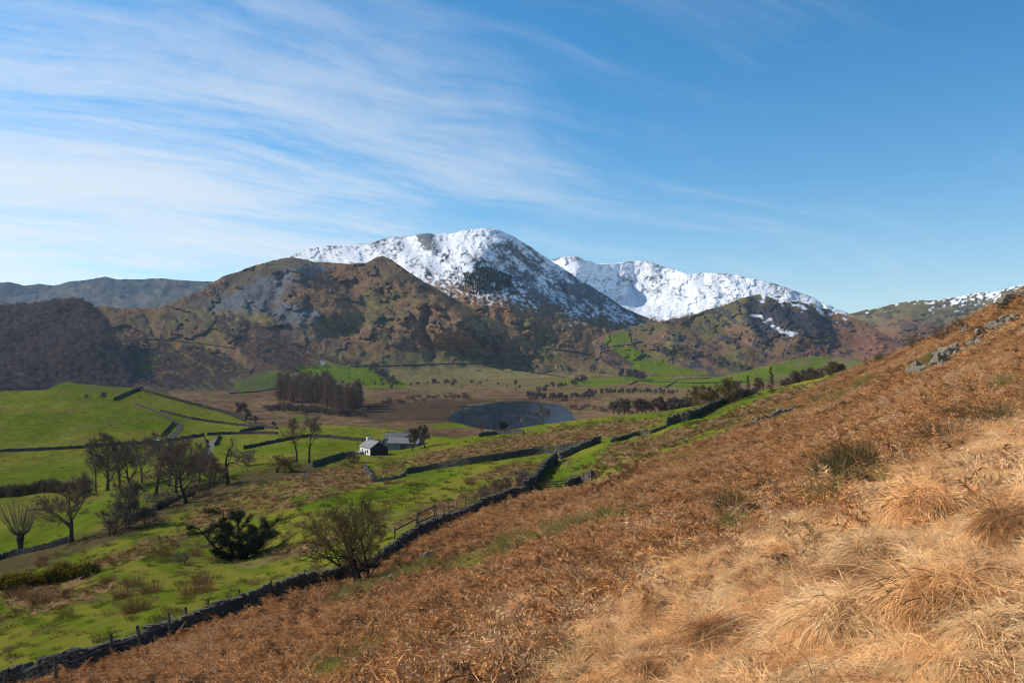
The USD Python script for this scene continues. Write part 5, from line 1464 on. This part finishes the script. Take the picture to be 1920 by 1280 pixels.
# ------------------------------------------------------------------ houses, barns, lanes, car
WHITEW = plain_look('limewash', (0.52, 0.51, 0.49), (0.62, 0.61, 0.59), 1.2, rough=0.9, bump=0.2)
SLATE = plain_look('roof_slate', (0.085, 0.088, 0.09), (0.15, 0.15, 0.148), 1.6, rough=0.6, bump=0.5)
SLATED = plain_look('roof_slate_mossy', (0.10, 0.095, 0.085), (0.19, 0.18, 0.16), 1.1, rough=0.8, bump=0.5)
RUBBLE = plain_look('rubble_masonry', (0.10, 0.098, 0.09), (0.24, 0.23, 0.21), 2.2, rough=0.95, bump=0.8)
PANE = plain_look('dark_pane', (0.015, 0.017, 0.02), (0.03, 0.033, 0.038), 2.0, rough=0.12, spec=0.5)
ROADM = plain_look('lane_tarmac', (0.045, 0.044, 0.043), (0.075, 0.073, 0.07), 0.6)
TRACKM = plain_look('pale_track', (0.10, 0.096, 0.09), (0.17, 0.165, 0.155), 0.8)
CARM = plain_look('car_paint', (0.72, 0.73, 0.74), (0.76, 0.77, 0.78), 1.0, rough=0.25, spec=0.6)
TYRE = plain_look('tyre_rubber', (0.02, 0.02, 0.02), (0.03, 0.03, 0.03), 4.0)


def turn(v, rz, loc):
    c, s = math.cos(rz), math.sin(rz)
    v = np.asarray(v, float)
    return np.stack([v[..., 0] * c - v[..., 1] * s, v[..., 0] * s + v[..., 1] * c, v[..., 2]], -1) + loc


def block(L, W, H, x=0.0, y=0.0, z=0.0):
    return trimesh.creation.box((L, W, H), trimesh.transformations.translation_matrix((x, y, z + H / 2)))


def house(name, label, cat, loc, rz, L, W, H, pitch, wallm, roofm, parts):
    """Gabled house, its long wall facing local -y; parts adds chimneys, windows, doors."""
    root = thing(name, label, cat, loc, rz)
    R = H + W / 2 * math.tan(pitch)
    v = [[-L / 2, -W / 2, -1.5], [L / 2, -W / 2, -1.5], [L / 2, W / 2, -1.5], [-L / 2, W / 2, -1.5], [-L / 2, -W / 2, H], [L / 2, -W / 2, H], [L / 2, W / 2, H], [-L / 2, W / 2, H], [-L / 2, 0, R], [L / 2, 0, R]]
    f = [[0, 1, 5], [0, 5, 4], [2, 3, 7], [2, 7, 6], [1, 2, 6], [1, 6, 5], [5, 6, 9], [3, 0, 4], [3, 4, 7], [7, 4, 8], [0, 2, 1], [0, 3, 2]]
    obj('wall', (np.array(v, float), np.array(f)), wallm, root)
    o, t = 0.28, 0.14
    for sg in (-1, 1):
        e, rz_ = sg * (W / 2 + o), H - o * math.tan(pitch)
        a = np.array([[-L / 2 - o, e, rz_ + 0.03], [L / 2 + o, e, rz_ + 0.03], [L / 2 + o, 0, R + 0.03], [-L / 2 - o, 0, R + 0.03]])
        rv = np.vstack([a, a + [0, 0, t]])
        obj('roof_slope', (rv, _BOXF), roofm, root)
    obj('ridge', block(L + 0.5, 0.35, 0.16, 0, 0, R + 0.1), roofm, root)
    parts(root, R)
    return root


def window(root, x, y, z, w, h, face=-1):
    """Window on the long wall (face -1) of a house: a frame with a pane set in it."""
    fr = [block(w + 0.16, 0.08, 0.08, x, y, z - 0.08), block(w + 0.16, 0.08, 0.08, x, y, z + h), block(0.08, 0.08, h, x - w / 2 - 0.04, y, z), block(0.08, 0.08, h, x + w / 2 + 0.04, y, z), block(0.05, 0.06, h, x, y, z)]
    wd = obj('window', trimesh.util.concatenate(fr), PANE, root)
    obj('pane', block(w, 0.05, h, x, y, z), PANE, wd)


def cottage_parts(root, R):
    c = obj('chimney', trimesh.util.concatenate([block(0.9, 1.3, 1.5, -4.3, 0, R - 0.6), block(1.1, 1.5, 0.18, -4.3, 0, R + 0.9)]), WHITEW, root)
    for s in (-1, 1):
        obj('chimney_pot', trimesh.creation.cylinder(0.15, 0.6, sections=10, transform=trimesh.transformations.translation_matrix((-4.3, s * 0.32, R + 1.3))), DARKSTONE, c)
    window(root, -2.6, -3.02, 1.5, 0.7, 0.7)
    window(root, 2.2, -3.02, 1.3, 0.9, 0.9)
    d = obj('door', block(0.95, 0.1, 2.0, 0.2, -3.03, 0.0), WOOD, root)
    obj('handle', block(0.05, 0.06, 0.12, 0.5, -3.11, 1.0), DARKSTONE, d)
    g = 3.2
    v = np.array([[0, -g, -1.4], [0, g, -1.4], [0, g, 2.9], [0, 0, R - 0.1], [0, -g, 2.9]], float)
    v = np.vstack([v + [5.03, 0, 0], v + [5.22, 0, 0]])
    f = [[0, 1, 2], [0, 2, 3], [0, 3, 4], [5, 7, 6], [5, 8, 7], [5, 9, 8]] + [x for k in range(5) for x in ([k, (k + 1) % 5, 5 + (k + 1) % 5], [k, 5 + (k + 1) % 5, 5 + k])]
    obj('gable_end', (v, np.array(f)), DARKSTONE, root).SetCustomDataByKey('label', 'dark gable end of the cottage')  # thin dark slab laid over the white gable wall
    # slate-roofed lean-to at the front
    v = np.array([[-5.6, -6.0, -1.5], [-1.6, -6.0, -1.5], [-1.6, -3.05, -1.5], [-5.6, -3.05, -1.5], [-5.6, -6.0, 0.5], [-1.6, -6.0, 0.5], [-1.6, -3.05, 1.2], [-5.6, -3.05, 1.2]])
    lt = obj('lean_to', (v, _BOXF), RUBBLE, root)
    a = np.array([[-5.8, -6.2, 0.55], [-1.4, -6.2, 0.55], [-1.4, -3.05, 1.3], [-5.8, -3.05, 1.3]])
    obj('lean_to_roof', (np.vstack([a, a + [0, 0, 0.12]]), _BOXF), SLATE, lt)


def barn_parts(root, R):
    d = obj('barn_door', block(2.4, 0.1, 2.2, 0.5, -3.43, -0.5), WOOD, root)
    obj('hinge', block(0.6, 0.05, 0.08, -0.3, -3.51, 1.2), DARKSTONE, d)


cl = ground(np.array(700.0), np.array(851.0))
house('cottage', 'white limewashed cottage with slate roof and tall chimney on the slope', 'house', cl + [0, 0, 0.3], math.radians(-58), 10.0, 6.0, 3.1, math.radians(34), WHITEW, SLATE, cottage_parts).GetAttribute('xformOp:translate').Set(Gf.Vec3d(*(cl + [0, 0, -0.35]).tolist()))
bl = ground(np.array(757.0), np.array(841.0))
house('barn', 'long stone barn with dark slate roof right of the white cottage', 'barn', bl + [0.5, 2, 0.2], math.radians(-14), 12.0, 6.8, 2.0, math.radians(30), RUBBLE, SLATE, barn_parts)
house('barn', 'barn with pale mossy roof behind the dark-roofed barn', 'barn', bl + [-4.0, 12, 0.6], math.radians(-8), 9.0, 6.5, 2.4, math.radians(32), RUBBLE, SLATED, barn_parts)


def far_parts(root, R):
    c = obj('chimney', block(0.9, 0.9, 1.5, -4.0, 0, R - 0.4), WHITEW, root)
    for x in (-3.0, 0.0, 3.0):
        window(root, x, -3.53, 2.8, 0.9, 1.0)
        window(root, x, -3.53, 0.7, 0.9, 1.1)


fl = far_ground(np.array(604.0), np.array(683.0))
house('farmhouse', 'tiny far white farmhouse above the bright green meadow', 'house', fl, math.radians(-25), 11, 7, 5, math.radians(35), WHITEW, SLATE, far_parts)
fl = far_ground(np.array(547.0), np.array(716.0))
house('farmhouse', 'far white house half hidden behind the larch plantation, left one', 'house', fl, math.radians(-30), 11, 7, 5, math.radians(35), WHITEW, SLATE, far_parts)
fl = far_ground(np.array(560.0), np.array(714.0))
house('farmhouse', 'far pale house half hidden behind the larch plantation, right one', 'house', fl, math.radians(20), 9, 7, 4.4, math.radians(35), WHITEW, SLATE, far_parts)


def lane(px, name, width, mat, lift=0.06):
    line, L = track(px, ground, 1.0)
    a = np.arctan2(np.gradient(line[:, 1]), np.gradient(line[:, 0]))
    n = np.stack([-np.sin(a), np.cos(a), 0 * a], 1) * width / 2
    rows = []
    for k in np.linspace(-1, 1, 5):
        p = line + n * k
        w = p.copy()
        rows.append(w + [0, 0, lift + 0.10 * (1 - k * k)])
    g = np.stack(rows, 1)
    v = np.concatenate([g, g[:, ::-1] - [0, 0, 1.2]], 1)             # a low causeway with its own thickness
    m, c = v.shape[:2]
    i = np.arange(m * c).reshape(m, c)
    f = np.vstack([np.stack([i[:-1, k], i[:-1, (k + 1) % c], i[1:, (k + 1) % c], i[1:, k]], 1).reshape(-1, 4) for k in range(c)])
    tag(obj(name, (v.reshape(-1, 3), f), mat), kind='structure')


lane([(252, 756), (268, 762), (284, 768), (300, 775), (316, 784), (328, 790), (336, 796), (336, 803), (330, 811), (322, 820), (316, 826)], 'lane', 3.6, ROADM)
lane([(-90, 848.5), (0, 845.5), (60, 843), (150, 837.5), (230, 832), (300, 828), (318, 826)], 'road', 4.5, ROADM, 0.3)
lane([(404, 823), (400, 830), (396, 838), (390, 848), (386, 856)], 'farm_track', 4.0, TRACKM)

cp = ground(np.array(291.0), np.array(829.0)) + [0, 0, 0.35]
carx = thing('parked_car', 'small white car on the road behind the tree group', 'car', cp, math.radians(6))
prof = np.array([[-2.1, 0.35], [2.1, 0.35], [2.15, 0.75], [1.3, 0.95], [0.7, 1.45], [-1.2, 1.48], [-1.9, 1.0], [-2.15, 0.85]])
from shapely.geometry import Polygon as _Poly
bd = trimesh.creation.extrude_polygon(_Poly(prof), 1.7)
bd.apply_transform(trimesh.transformations.rotation_matrix(math.pi / 2, [1, 0, 0]))
bd.apply_translation([0, 0.85, 0])
obj('body', bd, CARM, carx)
obj('side_window', block(1.7, 0.02, 0.4, -0.2, -0.86, 0.98), PANE, carx)
for x in (-1.3, 1.3):
    for y in (-0.78, 0.78):
        obj('wheel', trimesh.creation.cylinder(0.34, 0.2, sections=14, transform=trimesh.transformations.translation_matrix((x, y, 0.34)) @ trimesh.transformations.rotation_matrix(math.pi / 2, [1, 0, 0])), TYRE, carx)
lp = ground(np.array(418.0), np.array(894.0))
b = Bag()
b.tube([lp + [-0.9, 0, 0.35], lp + [0, 0.1, 0.45], lp + [1.0, 0, 0.4]], [0.22, 0.2, 0.16], 7)
tag(obj('fallen_log', b.mesh(), BARKP), 'pale stripped log lying at the foot of the gnarled tree', 'log')
# ------------------------------------------------------------------ rocks, rushes, tussocks and ground cover
OUTR = stone_look('outcrop_rock', (0.13, 0.115, 0.09), (0.36, 0.32, 0.25), (0.13, 0.12, 0.05))


def boulder(rng, size, flat=0.7):
    """An angular, cleft block: a ball cut by many planes, then roughened along its bedding."""
    m = trimesh.creation.icosphere(4)
    v = np.array(m.vertices)
    o = rng.uniform(0, 50, 3)
    bed = unit([0.9, -0.3, 0.7])
    for k in range(13):
        nrm = unit(rng.normal(size=3) + (0.8 * bed if k % 3 == 0 else 0))
        h = rng.uniform(0.42, 0.8)
        x = v @ nrm
        v = v - np.clip(x - h, 0, None)[:, None] * nrm
    d = 0.30 * (meshkit.fbm(v * 1.8 + o, 4, 1) - 0.5)
    lay = meshkit.fbm(np.stack([v[:, 0] * 1.2, v[:, 1] * 1.2, (v @ bed) * 7], 1) + o, 4, 2) - 0.5
    v = v * (1 + d + 0.22 * lay)[:, None]
    return v * np.asarray(size) * [1, 1, flat], np.array(m.faces)


def outcrop(u, v, w, h, n, seed, label, name='rock_outcrop'):
    """A knot of ledges w x h metres, standing out of the slope."""
    rng = np.random.default_rng(seed)
    c = ground(np.array(float(u)), np.array(float(v)))
    root = thing(name, label, 'rock', c)
    for i in range(n):
        s = rng.uniform(0.35, 0.7)
        bv, bf = boulder(rng, (w * s * 0.5, w * s * 0.4, h * rng.uniform(0.4, 0.8)), 0.85)
        x, y = rng.uniform(-0.5, 0.5) * w * 0.8, rng.uniform(-0.3, 0.4) * w
        bv = bv + [x, y, 0.34 * x - 0.1 * y + h * rng.uniform(0.0, 0.35)]
        obj('ledge', (bv, bf), OUTR, root, smooth=24)
    return root


outcrop(1752, 690, 3.6, 2.0, 6, 1, 'lower grey rock outcrop with shadowed clefts in the bracken slope')
outcrop(1806, 660, 4.4, 2.0, 6, 2, 'mossy-topped rock outcrop in the middle of the rocky rib')
outcrop(1846, 634, 2.2, 0.9, 4, 3, 'small rock ledge between the mossy outcrop and the skyline rocks')
outcrop(1872, 612, 3.2, 1.1, 5, 4, 'pale rocks high on the rib, just below the skyline')
outcrop(1905, 596, 2.8, 1.0, 4, 5, 'pale rocks at the right picture edge below the skyline')
outcrop(1812, 624, 1.6, 1.4, 2, 6, 'upright grey stone beside the thorn bushes on the skyline')
outcrop(1930, 552, 5.0, 1.6, 7, 7, 'dark rugged crag on the skyline at the right edge')
outcrop(1768, 676, 2.4, 1.3, 5, 10, 'broken grey rocks between the lower outcrop and the mossy outcrop')
outcrop(1828, 648, 2.2, 1.0, 4, 11, 'scatter of pale stones just above the mossy outcrop')
outcrop(1890, 604, 2.4, 1.0, 4, 12, 'pale stones between the high rib rocks and the picture edge')
outcrop(1792, 668, 2.6, 1.5, 4, 13, 'cleft grey boulders at the left foot of the mossy outcrop')
outcrop(800, 1044, 2.2, 0.7, 3, 8, 'dark slab of rock lying in the bracken right of the hawthorn')
outcrop(722, 1090, 1.2, 0.4, 3, 9, 'few mossy stones at the foot of the hawthorn')

# rush clumps and tussocks that can be told apart
rushc = klass('rush_clump_shape')
usdkit.mesh(stage, '/World/rush_clump_shape/stems', blades(400, 420, 0.33, 0.85, 0.010, 1.5, 0.12, 4, (-0.1, 0), 0.5), RUSHL)
usdkit.mesh(stage, '/World/rush_clump_shape/dead_stems', blades(401, 150, 0.36, 0.8, 0.010, 1.0, 0.35, 4, (-0.2, 0), 0.8), STRAWL[0])
rushb = klass('brown_rush_clump_shape')
usdkit.mesh(stage, '/World/brown_rush_clump_shape/stems', blades(402, 380, 0.33, 0.75, 0.010, 1.3, 0.2, 4, (-0.1, 0), 0.6), RUSHB)
usdkit.mesh(stage, '/World/brown_rush_clump_shape/dead_stems', blades(403, 160, 0.36, 0.7, 0.010, 1.0, 0.35, 4, (-0.2, 0), 0.8), STRAWL[2])
tuss = []
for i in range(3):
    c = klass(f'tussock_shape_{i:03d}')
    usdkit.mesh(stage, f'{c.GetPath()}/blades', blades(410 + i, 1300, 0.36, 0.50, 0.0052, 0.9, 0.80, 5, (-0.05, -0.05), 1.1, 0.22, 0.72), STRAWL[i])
    usdkit.mesh(stage, f'{c.GetPath()}/dark_base', blades(420 + i, 420, 0.36, 0.40, 0.007, 0.7, 0.7, 4, (0.25, -0.1), 1.2, 0.16, 0.6), RUSHB)  # dark blades leaning right stand in for the tussock's shaded side
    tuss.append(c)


def set_at(cls, u, v, s, name, label, cat, group=None, sink=0.05):
    p = ground(np.array(float(u)), np.array(float(v)))
    return use(cls, name, label, cat, p - [0, 0, sink], trng.uniform(-0.6, 0.6), s, group)


for k, (u, v, s, lb) in enumerate([(1548, 902, 0.85, 'left end'), (1568, 894, 1.0, 'middle left'), (1592, 884, 1.05, 'middle right'), (1618, 876, 0.95, 'right end')]):
    set_at(rushc, u, v, s, 'rush_clump', 'tall dark green rushes in the big clump on the bracken slope, ' + lb, 'rushes')
set_at(rushc, 1372, 960, 0.85, 'rush_clump', 'single spiky green rush clump above the straw-coloured grass', 'rushes')
set_at(rushc, 1360, 966, 0.6, 'rush_clump', 'small rush tuft just left of the single spiky clump', 'rushes')
set_at(rushb, 1758, 836, 0.95, 'rush_clump', 'dark brown rushes at the upper edge of the straw grass, left one', 'rushes')
set_at(rushb, 1780, 828, 1.0, 'rush_clump', 'dark brown rushes at the upper edge of the straw grass, right one', 'rushes')
set_at(rushb, 1698, 846, 0.7, 'rush_clump', 'brown rushes left of the dark pair at the straw edge', 'rushes')
set_at(rushc, 1876, 792, 0.9, 'rush_clump', 'yellow-green rushes near the right picture edge', 'rushes')
set_at(rushb, 1805, 782, 0.8, 'rush_clump', 'small dark tuft in the bracken near the right edge', 'rushes')
TUS = [(1740, 985, 1.15, 'big shaggy tussock with a dark right side at the upper middle of the straw'), (1640, 1070, 0.85, 'tussock with dark hollow in the middle of the straw slope'), (1592, 1105, 0.6, 'small shaded tussock below the middle hollow tussock'),
       (1780, 1190, 1.05, 'largest drooping tussock in the right foreground'), (1585, 1215, 0.95, 'round tussock with dark core left of the largest one'), (1345, 1225, 0.75, 'upright grass tussock at the lower left of the straw'),
       (1470, 1060, 0.7, 'low rounded tussock at the straw upper left'), (1500, 1005, 0.6, 'tussock on the upper rim of the straw'), (1905, 1015, 0.8, 'pale tussock at the right picture edge'), (1690, 1040, 0.55, 'small tussock left below the big shaggy one'),
       (1420, 1090, 0.6, 'shaggy tussock at the left side of the straw'), (1860, 1120, 0.6, 'grey-brown flattened tussock right of the middle'), (985, 1150, 0.75, 'golden tussock alone in the bracken'), (1035, 1125, 0.55, 'pale mound of grass right of the lone golden tussock'),
       (1095, 1120, 0.55, 'wispy tussock at the bracken edge'), (1320, 1110, 0.55, 'tussock at the left rim of the straw'), (1880, 1230, 0.7, 'tussock in the lower right corner'), (1705, 1130, 0.6, 'tussock just above the largest drooping one'), (1230, 1160, 0.6, 'tussock on the lower left edge of the straw')]
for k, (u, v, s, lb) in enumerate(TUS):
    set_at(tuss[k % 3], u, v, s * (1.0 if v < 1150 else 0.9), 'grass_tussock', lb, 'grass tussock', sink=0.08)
FT = [(82, 1062, 'upper right of the pair nearest the foot wall'), (120, 1060, 'right beside the pair nearest the foot wall'), (85, 1050, 'topmost on the left, nearest the foot wall'), (250, 1098, 'upper left of the four in mid slope'), (285, 1110, 'rightmost of the four in mid slope'), (230, 1120, 'lowest of the four in mid slope'), (205, 1092, 'leftmost of the four in mid slope, right of the gorse'), (60, 1125, 'right of two just under the gorse'), (28, 1118, 'left of two just under the gorse'), (78, 1130, 'lowest one under the gorse'), (360, 1115, 'left of two between the brown bush and the near wall'), (385, 1108, 'right of two between the brown bush and the near wall'), (370, 1040, 'below the dark evergreen, on its left'), (250, 1150, 'left one of the pair close above the near wall'), (262, 1146, 'right one of the pair close above the near wall'), (380, 1095, 'highest of those between the brown bush and the near wall'), (728, 907, 'beside the broken low wall under the cottage'), (884, 906, 'alone above the thorn bushes'), (500, 935, 'in the brown patch above the dark evergreen'), (195, 1055, 'under the dense bushy tree, near the foot wall'), (310, 1040, 'left of the dark evergreen, above the brown bush')]
for k, (u, v, lb) in enumerate(FT):
    set_at(rushb, u, v, 1.5 + 0.8 * trng.random(), 'rush_tuft', 'brown rush tuft ' + lb, 'rushes', 'rush tufts on the green slope')
gl, gf = blades(430, 500, 0.6, 0.9, 0.05, 1.2, 0.1, 3, (0, 0), 0.7, 0.2), None
grng = np.random.default_rng(6)
fb = Bag()
qv = gl[0][grng.integers(0, len(gl[0]), 420)]
fb.spikes(qv, unit(grng.normal(size=qv.shape)) * 0.10, 0.08, grng)
gorse = klass('gorse_shape')
usdkit.mesh(stage, '/World/gorse_shape/foliage', gl, GORSEL)
usdkit.mesh(stage, '/World/gorse_shape/flowers', fb.mesh(), GORSEF)
made = []
for k in range(16):
    u = 8 + 160 * (k + grng.random() * 0.8) / 16
    made.append((u, set_at(gorse, u, lin([(0, 1108), (60, 1098), (120, 1085), (170, 1078)], u) + grng.uniform(-4, 5), grng.uniform(1.1, 1.8), 'gorse_bush', 'yellow-flowering gorse in the dark patch at the left edge of the green slope', 'gorse', 'gorse bushes at the left edge')))
in_order(made, 'yellow-flowering gorse bushes in the dark patch at the left')

# ---- bracken litter
def bdens(Y, u, v):
    return np.where(Y < 14, 15.0, np.where(Y < 30, 12.0, np.where(Y < 70, 6.5, 2.4)))


def bkeep(u, v):
    n = fbm2(u, v * 2, 60, 3, 301)
    wob = n * 50
    m = pmask(BRACKEN_POLY, u, v, 5, wob * 0.4) * (1 - (0.93 - 0.45 * sstep(0.02, 0.12, n)) * pmask(STRAW_POLY, u, v, 25, wob))
    for q in GREEN_STREAKS:
        m = m * (1 - 0.85 * pmask(q, u, v, 9, wob * 0.6))
    p = P(u, v, Yhill_raw(u, v))
    gaps = fbm2(p[..., 0] + p[..., 1] * 0.4, p[..., 1], 3.2, 3, 303)
    return m * (0.30 + 0.70 * sstep(-0.16, 0.02, gaps)) * np.where((p[..., 1] < 8.5) & (pmask(STRAW_POLY, u, v, 25, wob) > 0.5), 0, 1)


BR = [(bracken(500 + i, 8, 0.36, 0.8, 0.55), BRACKL[i % 3 if i < 3 else 0]) for i in range(5)]
BRP = [-60, 1330]
bp = [(-100, 1345)] + [(a, b - 3) for a, b in BRACKEN_POLY[1:23]] + [(2380, 440), (2380, 1420), (-100, 1420)]
U_, V_, W_ = scatter(bp, bdens, 71, bkeep)
clear = np.ones(len(U_), bool)
for cu, cv, ru, rv in [(1585, 882, 56, 26), (1372, 950, 28, 16), (1770, 826, 34, 18), (1876, 784, 22, 16)]:
    clear &= ((U_ - cu) / ru) ** 2 + ((V_ - cv) / rv) ** 2 > 0.55
W_ = W_[clear]
YY = W_[:, 1]
_n = fbm2(W_[:, 0] + 0.4 * W_[:, 1], W_[:, 1], 6.0, 4, 304) * 2.6 + np.random.default_rng(8).normal(0, 0.32, len(W_))
_kind = np.where(_n < -0.22, 1, np.where(_n > 0.34, 2, np.where(_n > 0.1, 3, np.where(_n > -0.05, 4, 0))))
instancer('bracken', BR, W_ - [0, 0, 0.02], 72, 0.75, 1.3, 'rust-brown dead bracken lying over the near slope', scale=np.where(YY < 30, 0.66, np.where(YY < 70, 0.80, 1.15)), cat='bracken', tilt=0.35, which=_kind)
sb = [( [(a, b) for a, b in q]) for q in SLOPE_BROWN]
allw = []
for i, q in enumerate(sb):
    _, _, w = scatter(q, lambda Y, u, v: 0.8 + 0 * Y, 600 + i, lambda u, v: 0.4 + 0.6 * (fbm2(u, v * 2, 26, 3, 66) > -0.03))
    allw.append(w)
allw = np.vstack(allw)
instancer('bracken', [BR[1], BR[2], BR[1]], allw, 73, 0.9, 1.6, 'faded brown bracken patches on the green slope beyond the near wall', cat='bracken', tilt=0.3)

# ---- straw-coloured grass
def skeep(u, v):
    n = fbm2(u, v * 2, 60, 3, 301)
    return pmask(STRAW_POLY, u, v, 25, n * 50)


TM = [(blades(590 + i, 420, 0.30, 0.36, 0.0050, 1.0, 0.75, 4, (-0.05, -0.05), 1.0, 0.20, 0.6), STRAWL[(0, 2, 1)[i]]) for i in range(3)]
tp_ = [(P(u, v, Yhill_raw(u, v))[:2], r) for u, v, r in TUSPX]
_, _, tw_ = scatter([(900, 1420), (1110, 1140), (1330, 1010), (1560, 950), (1730, 855), (1870, 790), (2380, 690), (2380, 1420)], lambda Y, u, v: 0.75 + 0 * Y, 96, lambda u, v: (fbm2(u, v * 2, 60, 3, 97) > -0.08) * 1.0)
instancer('small_tussocks', TM, tw_ - [0, 0, 0.03], 98, 0.5, 1.15, 'small rounded tussocks crowding the straw-coloured grass', cat='grass', tilt=0.2)
SG = [(blades(520 + i, 200, 0.19, 0.20, 0.0042, 0.36, 0.40, 5, (-0.12, -0.08), 0.9, 0.02, 0.75), STRAWL[i % 3 if i != 3 else 0]) for i in range(4)]
sp_ = [(900, 1420)] + [(a, b - 12) for a, b in STRAW_POLY[:-2]] + [(2380, 690), (2380, 1420)]
U_, V_, W_ = scatter(sp_, lambda Y, u, v: np.where(Y < 8, 38.0, np.where(Y < 16, 24.0, 10.0)), 74, skeep)
_, _, Wg = scatter(sp_, lambda Y, u, v: 3.2 + 0 * Y, 90, lambda u, v: skeep(u, v) * (fbm2(u, v * 2, 40, 3, 91) > 0.0))
instancer('green_shoots', [(blades(570, 40, 0.14, 0.2, 0.005, 0.7, 0.4, 3, (0, 0), 0.8, 0, 0.4), TURF), (blades(571, 50, 0.16, 0.22, 0.005, 0.5, 0.5, 4, (0, 0), 0.9, 0, 0.5), RUSHB)], Wg, 92, 0.7, 1.3, 'green and brown shoots mixed into the straw grass', cat='grass', tilt=0.3)
instancer('dry_grass', SG, W_, 75, 0.7, 1.3, 'straw-coloured dry grass matted over the near slope', scale=np.where(W_[:, 1] < 16, 1.0, 1.4), cat='grass', tilt=0.3)
# wisps and fallen stalks that stand out of it
LS = [(blades(540 + i, 4, 0.10, 0.8, 0.0045, 0.8, 0.16, 5, (-0.3, 0.1), 0.9, 0, 0.5), STRAWL[1]) for i in range(2)]
U_, V_, W_ = scatter(sp_, lambda Y, u, v: 2.0 + 0 * Y, 76, skeep)
instancer('dry_stalks', LS, W_, 77, 0.6, 1.2, 'long pale grass stalks leaning out of the straw', cat='grass', tilt=0.3)

# ---- grass of the green slope, and pale tufts
TG = [(blades(550 + i, 60, 0.35, 0.30, 0.03, 0.9, 0.3, 3, (-0.1, 0), 0.7), (TURF, TANL)[i % 2]) for i in range(4)]
GP = [(-100, 1330), (-100, 1060), (130, 1010), (350, 920), (480, 880), (600, 865), (760, 845), (880, 822), (1090, 787), (1260, 770), (1400, 738), (1500, 718), (1600, 700), (1640, 690), (1560, 745), (1400, 800), (1200, 870), (1115, 905), (985, 930), (860, 972), (700, 1066), (560, 1105), (320, 1190), (40, 1283)]


def gkeep(u, v):
    n = fbm2(u * 0.45 + v * 0.9, v * 2.2 - u * 0.75, 26, 4, 67)
    return np.clip(0.25 + 3.0 * n, 0.05, 1)


U_, V_, W_ = scatter(GP, lambda Y, u, v: np.where(Y < 70, 1.6, np.where(Y < 140, 0.7, 0.30)), 78, gkeep)
tanny = (fbm2(W_[:, 0], W_[:, 1], 9, 4, 21) > -0.01).astype(int)
instancer('slope_grass', TG, W_, 79, 0.8, 1.6, 'rough green and tan grass tufts over the pasture slope', scale=np.where(W_[:, 1] < 90, 1.0, 1.5), cat='grass', tilt=0.2, which=np.where(tanny, 1, 0) + 2 * np.random.default_rng(2).integers(0, 2, len(W_)))
# dark rush dots in the flat fields
_, _, fw = scatter(FLAT_GREEN[0], lambda Y, u, v: np.full(np.shape(Y), 0.010), 93, lambda u, v: (fbm2(u, v * 3, 40, 3, 94) > 0.02) * 1.0)
instancer('field_rushes', [(blades(580, 60, 0.3, 0.5, 0.03, 1.0, 0.3, 3, (0, 0), 0.7), RUSHB), (blades(581, 60, 0.4, 0.35, 0.03, 0.9, 0.3, 3, (0, 0), 0.7), TANL)], fw, 95, 0.8, 1.8, 'small rush tufts speckled over the flat green fields', cat='rushes', tilt=0.1)
# green grass in the bracken's open streaks
gs = []
for i, q in enumerate(GREEN_STREAKS):
    _, _, w = scatter(q, lambda Y, u, v: np.where(Y < 25, 15.0, 4.5), 700 + i, lambda u, v: sstep(-0.10, 0.12, fbm2(u, v * 2.2, 30, 4, 68)))
    gs.append(w)
gs = np.vstack(gs)
TG2 = [(blades(560 + i, 70, 0.22, 0.28, 0.008, 0.8, 0.35, 3, (-0.2, 0), 0.8), (STREAK, STREAK, TANL)[i]) for i in range(3)]
instancer('streak_grass', TG2, gs, 80, 0.8, 1.4, 'green grass showing in streaks through the bracken', scale=np.where(gs[:, 1] < 25, 1.0, 1.8), cat='grass', tilt=0.2)
print('instances', len(W_), len(gs), len(allw))
# ------------------------------------------------------------------ the air
hz = Graph()
HAZE = hz.build('haze_air', volume=hz.n('principled_volume', 'volume', color=(0.48, 0.70, 1.0), density=1.9e-5, anisotropy=0.2))
tag(obj('haze', trimesh.creation.box((15000, 9600, 880), trimesh.transformations.translation_matrix((0, 4300, 340))), HAZE), kind='stuff')
